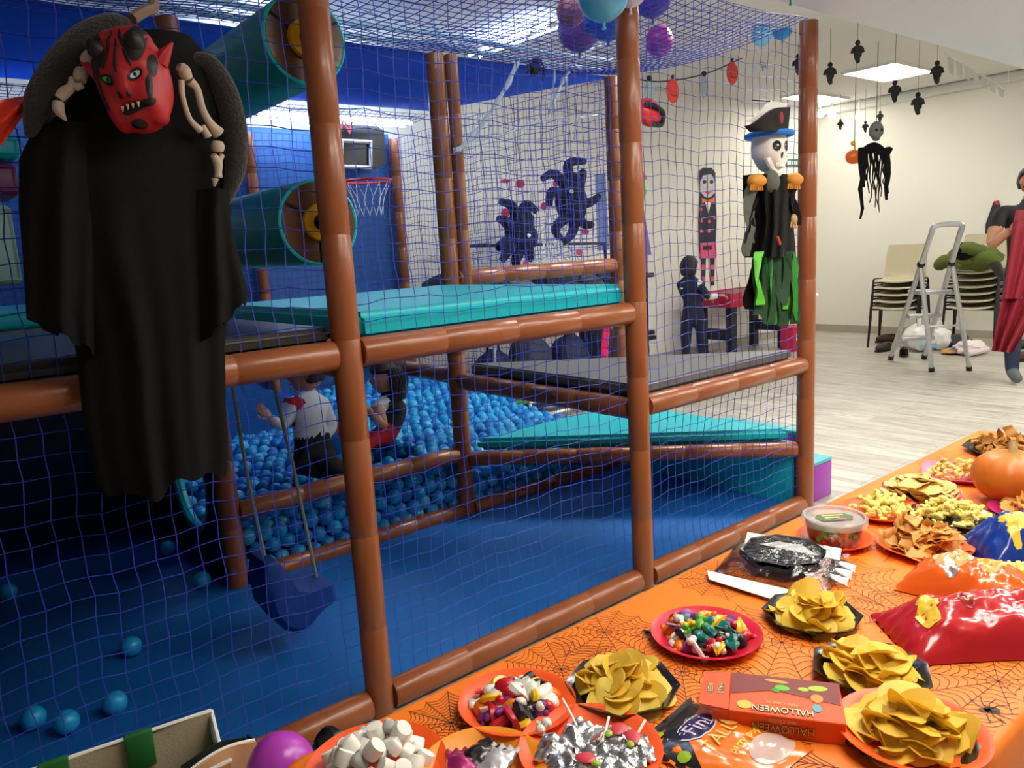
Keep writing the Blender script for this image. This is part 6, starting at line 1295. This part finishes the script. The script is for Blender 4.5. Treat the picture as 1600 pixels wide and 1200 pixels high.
# xl: towards image left (text direction), yl: towards the camera (letters' up)
t = thing('sweet_box', 'open orange cardboard sweet box with upside-down lettering', 'box', (k0 + xl * L / 2 - yl * Wd / 2) - ZU * hb)
OB = mat('box_orange', (238, 84, 22), .45, var=.03); bc = k0 + xl * (L / 2) - yl * (Wd / 2); bc.z = TZ + hb / 2; Mx = Matrix((xl, yl, ZU)).transposed()
obj('carton', MB().rbox(bc, (L, Wd, hb), .0015, 1, Mx), OB, t)
def onbox(a, b_, up=.0): p_ = k0 + xl * (a * L) - yl * (b_ * Wd); return V((p_.x, p_.y, zt_ + up))
obj('end_flap', MB().prism([onbox(1.0, .02), onbox(1.0, .98), onbox(1.25, .92), onbox(1.27, .08)], (0, 0, -.0008), (0, 0, .0006)), OB, t, smooth=False)
obj('side_flap', MB().prism([onbox(1.0, 0) - ZU * .001, onbox(1.14, .02) - ZU * .004, onbox(1.15, .02) - ZU * .032, onbox(1.0, 0) - ZU * .034], (0, 0, 0), -yl * .001), OB, t, smooth=False)
obj('window', MB().prism([onbox(.0, .98, .0003), onbox(.02, .42, .0003), onbox(.6, .62, .0003), onbox(.99, .42, .0003), onbox(.99, .98, .0003)], (0, 0, 0), (0, 0, .0004)), mat('window_maroon', (130, 52, 50), .55, var=.2, scale=40), t, smooth=False)
for a, b_, ra_, rb_, c_, rt in ((.52, .70, .07, .07, (96, 190, 40), .2), (.58, .62, .04, .05, (60, 150, 40), .5), (.20, .78, .09, .07, (176, 200, 40), -.2), (.33, .72, .05, .05, (176, 200, 40), .1), (.57, .86, .11, .04, (214, 160, 70), .15), (.22, .52, .06, .10, (214, 140, 50), .5), (.23, .28, .04, .09, (90, 170, 190), 0), (.86, .18, .07, .10, (250, 190, 80), 0)):
    obj('printed_shape', MB().prism([onbox(a + ra_ * cos(q * pi / 7) * cos(rt) - rb_ * sin(q * pi / 7) * sin(rt) * .4, b_ + ra_ * cos(q * pi / 7) * sin(rt) + rb_ * sin(q * pi / 7), .0009) for q in range(14)], (0, 0, 0), (0, 0, .0002)), mat('print_%d_%d' % (int(a * 100), int(b_ * 100)), c_, .5), t, smooth=False)
CRM = mat('letter_cream', (246, 232, 180), .5); BRN = mat('letter_outline', (96, 44, 14), .6); TAN = mat('letter_tan', (226, 176, 96), .5)
def lettered(s_, size, c_, xd, yd, m_, sx=1.0):
    n_ = V(xd).normalized().cross(V(yd).normalized())
    for dx, dy in ((.0009, 0), (-.0009, 0), (0, .0009), (0, -.0009)): text_on('lettering_outline', s_, size, V(c_) + V(xd) * dx + V(yd) * dy, xd, yd, BRN, t, .0012, sx=sx)
    text_on('lettering', s_, size, c_, xd, yd, m_, t, .0016, sx=sx)
lettered('HALLOWEEN', .021, onbox(.53, .14), xl, yl, CRM, .72); text_on('lettering', 'MINI CANDY', .010, onbox(.53, .30), xl, yl, TAN, t, .0015, sx=.8)
fcn = k0 + xl * (.53 * L) + yl * .0008
lettered('HALLOWEEN', .018, V((fcn.x, fcn.y, TZ + .017)), xl, -ZU, TAN, .84); text_on('lettering', 'MINI CANDY', .008, V((fcn.x, fcn.y, TZ + .030)), xl, -ZU, TAN, t, .0015, sx=.9)
lettered('HALLO', .012, onbox(1.08, .5), yl, -xl, CRM, .75); lettered('WEEN', .012, onbox(1.18, .5), yl, -xl, CRM, .75)
# --- snack bags
def bag(name, label, c, xd, L_, W_, H_, m_, sd, crimp=.012, squash=None):
    c = V(c); xd = V(xd).normalized(); yd = V((-xd.y, xd.x, 0)); t = thing(name, label, 'snack bag', c)
    def S(u, v, lift=0.0, top=True):
        a, b_ = (u - .5) * 2, (v - .5) * 2
        h_ = H_ * (max(0, 1 - abs(a) ** 3.2) ** .75) * (max(0, 1 - abs(b_) ** 2.6) ** .6)
        wdt = W_ * (1 - .10 * sin(pi * u)) * .5
        nz = -.28 * H_ * abs(noise.noise(V((a * 1.8 + sd, b_ * 1.6, 0)))) + .16 * H_ * abs(noise.noise(V((a * 4 + sd, b_ * 3.5, 2)))) - .10 * H_ * abs(noise.noise(V((a * 9 + sd, b_ * 8, 5))))
        edge = (1 - abs(a) ** 6) * (1 - abs(b_) ** 6)
        z_ = (h_ + nz * edge) if top else .0015
        z_ = max(.0015, z_) if top else z_
        if top and abs(a) > .93: z_ += .004 * sin(b_ * 22)
        p_ = c + xd * (a * L_ / 2) + yd * (b_ * wdt); return V((p_.x, p_.y, TZ + .001 + z_ + lift))
    b_ = MB(); b_.grid(lambda u, v: S(u, v), 44, 30); b_.grid(lambda u, v: S(u, v, 0, False), 44, 30)
    o = obj('bag_film', b_, m_, t, ang=80); return t, S, o
def patch(S, pts_uv, m_, name, parent, lift=.0012, n=8):
    cu = sum(p[0] for p in pts_uv) / len(pts_uv); cv = sum(p[1] for p in pts_uv) / len(pts_uv); k = len(pts_uv)
    return obj(name, MB().grid(lambda u, v: S(cu + (pts_uv[int(round(u * k)) % k][0] - cu) * v, cv + (pts_uv[int(round(u * k)) % k][1] - cv) * v, lift), k, n, wrap=True), m_, parent)
def uv_ell(cu, cv, ru, rv, n=20, w=0.0): return [(cu + ru * (1 + w * sin(5 * 2 * pi * k / n)) * cos(2 * pi * k / n), cv + rv * (1 + w * sin(5 * 2 * pi * k / n)) * sin(2 * pi * k / n)) for k in range(n)]
def bag_text(S, s_, size, cu, cv, su, sv, m_, parent, rot=0.0, lift=.0022):
    vs_, fs_ = text_geo(s_, size); b_ = MB(); c_, q_ = cos(rot), sin(rot)
    b_.add([S(min(.98, max(.02, cu + (p_.x * c_ - p_.y * q_) * su)), min(.98, max(.02, cv + (p_.x * q_ + p_.y * c_) * sv)), lift) for p_ in vs_], fs_); return obj('lettering', b_, m_, parent, smooth=False, fix=False)
REDB = mat('red_bag_film', (188, 26, 32), .22, var=.12, scale=6, coat=.5); BLUB = mat('blue_bag_film', (22, 58, 150), .2, var=.15, scale=8, coat=.5); ORNB = mat('orange_bag_film', (238, 104, 26), .2, var=.1, scale=8, coat=.5)
CHY = mat('printed_crisp_yellow', (236, 196, 60), .3, var=.15, scale=30); ORW = mat('bag_window', (226, 176, 116), .15, var=.1, coat=.5)
ca = G(1392, 1000, TZ); cb = G(1700, 990, TZ); d = (cb - ca)
tR, SR, _ = bag('red_snack_bag', 'shiny red crisp bag lying at the right edge of the table', ca + d * .5, d, d.length, .19, .080, REDB, 3)
for cu, cv, ru, rv in ((.16, .40, .05, .16), (.20, .58, .05, .14)): patch(SR, uv_ell(cu, cv, ru, rv, 20, .08), CHY, 'printed_crisp', tR)
patch(SR, uv_ell(.36, .45, .035, .11), mat('print_dark_red', (150, 24, 30), .3), 'printed_badge', tR); bag_text(SR, '8', .1, .36, .45, .5, 1.4, CHY, tR, 0)
ca = G(1430, 905, TZ); cb = G(1640, 960, TZ); d = cb - ca
tO, SO, _ = bag('orange_snack_bag', 'crumpled orange snack bag with clear window behind the red bag', ca + d * .45, d, d.length * 1.0, .17, .075, ORNB, 8)
patch(SO, uv_ell(.34, .55, .16, .30, 24, .03), ORW, 'clear_window', tO); patch(SO, uv_ell(.14, .80, .06, .12), mat('print_scarlet', (204, 44, 36), .3), 'printed_patch', tO); patch(SO, uv_ell(.62, .6, .10, .25), mat('print_amber', (246, 160, 50), .3), 'printed_patch', tO)
patch(SO, uv_ell(.40, .22, .05, .10), mat('silver_foil', (190, 186, 180), .25, metal=.6), 'foil_patch', tO); bag_text(SO, 'COL', .10, .34, .66, 1.0, 1.9, WHITEP, tO, -.3)
for k in range(5): patch(SO, uv_ell(.28 + .04 * k, .48 + .05 * (k % 2), .03, .07, 12, .1), mat('window_puff', (232, 190, 104), .5), 'visible_puff', tO, .0016)
ca = G(1520, 868, TZ); cb = G(1720, 862, TZ); d = cb - ca
tB, SB, _ = bag('blue_snack_bag', 'dark blue crisp bag with yellow crisp picture at the right edge', ca + d * .5, d, d.length, .17, .10, BLUB, 14)
patch(SB, uv_ell(.28, .40, .10, .22, 24, .12), CHY, 'printed_crisp', tB); patch(SB, uv_ell(.22, .20, .04, .14, 16, .1), CHY, 'printed_crisp', tB); patch(SB, uv_ell(.29, .46, .025, .06), mat('print_umber', (196, 140, 40), .3), 'printed_badge', tB); patch(SB, uv_ell(.48, .25, .03, .1, 14), CHY, 'printed_crisp', tB)
# --- colourful sweet bag at the front
xd = (G(1104, 1112, TZ) - G(1044, 1166, TZ)).normalized(); yd_ = V((-xd.y, xd.x, 0)); cF = G(1078, 1148, TZ) - yd_ * .055
tF, SF, _ = bag('sweet_bag', 'half-empty orange and black sweet bag with cartoon lettering at the front', cF, xd, .165, .21, .018, mat('bag_orange_film', (240, 122, 30), .22, var=.06, coat=.5), 22)
FB = mat('film_black', (24, 22, 20), .25, coat=.4)
patch(SF, [(.01, .99), (.99, .99), (.99, .90), (.85, .86), (.7, .90), (.5, .86), (.3, .90), (.2, .86), (.10, .80), (.12, .6), (.06, .45), (.01, .5)], FB, 'black_border', tF, .0010)
patch(SF, uv_ell(.52, .73, .27, .12, 24), mat('badge_rim', (214, 206, 210), .3), 'logo_rim', tF, .0012); patch(SF, uv_ell(.52, .73, .25, .105, 24), mat('badge_navy', (34, 32, 84), .3), 'logo_badge', tF, .0016); bag_text(SF, 'Fini', .2, .52, .73, 1.2, .95, mat('logo_lilac', (222, 196, 216), .35), tF, 0, .0028)
for cu, cv in ((.12, .88), (.10, .62), (.22, .93)): patch(SF, uv_ell(cu, cv, .06, .05), mat('slime_green', (150, 186, 40), .3), 'printed_dot', tF, .0020)
patch(SF, uv_ell(.80, .58, .10, .08), mat('pumpkin_print', (248, 170, 90), .3), 'printed_pumpkin', tF, .0018)
bag_text(SF, 'TALL', .2, .50, .52, 1.0, .8, mat('logo_olive', (206, 196, 90), .4), tF, 0, .0026); bag_text(SF, 'party pop!', .12, .62, .36, 1.0, .8, mat('logo_yellow', (250, 220, 60), .4), tF, 0, .0026)
patch(SF, uv_ell(.7, .18, .28, .13, 24), mat('pearly_window', (214, 190, 180), .15, alpha=.8, coat=.5), 'clear_window', tF, .0015)
# --- lollipops in silver wrappers
p22 = plate(922, 1172, .108, PO_, 'orange round plate of silver-wrapped lollipops')
SIL = mat('silver_wrapper', (206, 206, 208), .22, metal=.85, var=.1, scale=30, bump=.35, bscale=60); STK = mat('lolly_stick', (244, 242, 236), .5)
rr_ = random.Random(77)
for k, (x, y, rt, stick) in enumerate(((868, 1160, .6, 0), (905, 1138, .2, 1), (885, 1185, 1.2, 0), (935, 1172, -.5, 1), (965, 1148, .3, 0), (975, 1172, -.8, 1), (920, 1192, 2.2, 1), (990, 1160, 1.0, 0), (955, 1195, -.2, 0))):
    p = G(x, y, TZ + .03); t = thing('wrapped_lollipop', '%s silver-foil lollipop on the orange plate, %s' % (('crumpled', 'flat', 'folded')[k % 3], ('leftmost', 'topmost with its stick up', 'lower left', 'central with bent stick', 'upper right with red print', 'right with long stick', 'lowest with stick', 'far right by the sweet bag', 'lower right')[k]), 'lollipop', (p.x, p.y, TZ + .012), rt, 'silver lollipops on the orange plate')
    sd = k * 3.3; obj('wrapper', MB().slab(lambda u, v, sd=sd: V(((u - .5) * .062, (v - .5) * .052, .010 + .012 * noise.noise(V((u * 4 + sd, v * 4, 0))) + .012 * sin(pi * u) * sin(pi * v))), 16, 14, (0, 0, -.004)), SIL, t, world=False)
    if stick: obj('stick', MB().tube([(.0, .0, .012), (.02, .03, .022), (.034, .055, .03)], .0021, 6), STK, t, world=False)
    if k in (4, 6, 7):
        obj('printed_fruit', MB().ball((.004, 0, .026), (.016, .012, .003), 10, 6), mat('fruit_red', (206, 60, 70), .4), t, world=False); obj('printed_leaf', MB().ball((-.012, .008, .025), (.008, .006, .003), 8, 6), mat('leaf_lime', (160, 190, 50), .4), t, world=False)
p23 = plate(755, 1205, .095, PY_, 'amber plate of wrapped sweets cut by the bottom edge')
for k, (x, y, c_) in enumerate(((745, 1180, (30, 24, 24)), (775, 1190, (196, 196, 198)), (722, 1196, (170, 40, 110)))):
    p = G(x, y, TZ + .02); t = thing('wrapped_sweet', ('black and pink wrapped sweet on the amber plate', 'silver wrapped sweet on the amber plate', 'magenta wrapped sweet on the amber plate')[k], 'sweet', (p.x, p.y, TZ + .010), .5 * k, 'wrapped sweets on the amber plate')
    wm_ = mat('wrapper_%d' % k, c_, .25, metal=.3, var=.1, coat=.4); obj('wrapper', MB().slab(lambda u, v, k=k: V(((u - .5) * .055, (v - .5) * .042, .012 + .010 * sin(pi * u) * sin(pi * v) + .004 * noise.noise(V((u * 5 + k, v * 5, 0))))), 14, 10, (0, 0, -.006)), wm_, t, world=False)
    obj('crimped_end', MB().slab(lambda u, v: V((.027 + .012 * u, (v - .5) * .046, .010 + .003 * sin(v * 22))), 4, 22, (0, 0, -.001)), wm_, t, world=False)
# ------------------------------------------------------------------ shopping bag, bin bag, balloon at the near left
SB0 = mat('jute_inside', (184, 170, 140), .85, var=.06, scale=20, bump=.15, bscale=200); GRN = mat('green_webbing', (24, 104, 40), .7); DGR = mat('dark_green_side', (30, 74, 52), .6)
zb = .42; A = G(60, 1200, zb); B = G(330, 1110, zb); ux = (B - A).normalized(); uy = V((ux.y, -ux.x, 0)); Lb = .40; Wb = .19
P0 = B - ux * Lb; t = thing('shopping_bag', 'open beige shopping bag with green handles at the lower left', 'shopping bag', (P0.x + ux.x * Lb / 2 + uy.x * Wb / 2, P0.y + ux.y * Lb / 2 + uy.y * Wb / 2, 0))
def wallq(a, b_, name, m_, sag=.0):
    dd = (b_ - a); n_ = V((dd.y, -dd.x, 0)).normalized() * .004
    obj(name, MB().slab(lambda u, v: V((a.x + dd.x * u, a.y + dd.y * u, zb * (1 - v) - sag * sin(pi * u) * (1 - v))) + n_ * sin(u * 7 + v * 5) * 1.5, 14, 10, n_), m_, t); obj('hem', MB().tube([V((a.x + dd.x * k / 12, a.y + dd.y * k / 12, zb - sag * sin(pi * k / 12))) for k in range(13)], .004, 6), WHITEP, t)
wallq(P0, B, 'back_panel', SB0); wallq(B, B + uy * Wb, 'side_panel', DGR, .05); wallq(P0 + uy * Wb, B + uy * Wb, 'front_panel', mat('jute_print', (216, 160, 112), .8, var=.1), .02); wallq(P0, P0 + uy * Wb, 'side_panel', DGR, .03)
obj('bag_floor', MB().box(P0 + ux * Lb / 2 + uy * Wb / 2 + ZU * (.01 - zb), (Lb, Wb, .008), Matrix((ux, -uy, ZU)).transposed()), SB0, t)
for f in (.30, .66):
    c = P0 + ux * (Lb * f); obj('handle_strap', MB().rbox(V((c.x, c.y, zb - .03)) + uy * .004, (.05, .018, .075), .004, 2, Matrix((ux, -uy, ZU)).transposed()), GRN, t)
    c = c + uy * Wb; obj('handle_strap', MB().rbox(V((c.x, c.y, zb - .04)) + uy * .002, (.05, .014, .06), .004, 2, Matrix((ux, -uy, ZU)).transposed()), GRN, t)
pa, pb = G(296, 1204, .40), G(398, 1156, .40); dd_ = (pb - pa); nn_ = V((-dd_.y, dd_.x, 0)).normalized() * .06
pbag = thing('paper_bag', 'peach coloured open paper bag in front of the beige shopping bag', 'bag', ((pa.x + pb.x + nn_.x) / 2, (pa.y + pb.y + nn_.y) / 2, 0)); PCH = mat('peach_paper', (222, 168, 122), .75, var=.06, scale=12)
for a_2, b_2, nm in ((pa, pb, 'front_panel'), (pb, pb + nn_, 'side_panel'), (pa + nn_, pb + nn_, 'back_panel')):
    ex_ = b_2 - a_2; off_ = V((ex_.y, -ex_.x, 0)).normalized() * .003; tz_ = -.02 if nm != 'front_panel' else 0
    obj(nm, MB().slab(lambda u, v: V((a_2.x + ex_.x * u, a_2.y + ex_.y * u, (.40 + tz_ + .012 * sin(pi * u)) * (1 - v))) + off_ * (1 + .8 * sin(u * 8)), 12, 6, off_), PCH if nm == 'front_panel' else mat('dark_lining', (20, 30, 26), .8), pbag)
obj('hem', MB().tube([pa.lerp(pb, k / 10) + ZU * .012 * sin(pi * k / 10) for k in range(11)], .003, 6), WHITEP, pbag)
balloon(G(440, 1204, .40), .062, PUB, 'magenta purple balloon beside the shopping bag')
c = G(455, 1165, .40); t = thing('bin_bag', 'glossy black bin bag between the table and the net', 'bin bag', (c.x + .05, c.y + .02, 0)); BBM = mat('bin_bag_black', (14, 14, 16), .25, var=.1, bump=.5, bscale=14, coat=.3)
obj('bag_body', MB().ball((0, 0, .15), (.11, .10, .15), 34, 24, None, lambda d: 1 + .16 * noise.noise(d * 3) + .10 * noise.noise(d * 7)), BBM, t, world=False); obj('tied_neck', MB().tube(spline([(0, 0, .27), (.01, 0, .31), (.04, .0, .34), (.03, .03, .36)], 3), [.05, .03, .025, .03, .035, .04, .035, .03, .028, .02], 8), BBM, t, world=False)
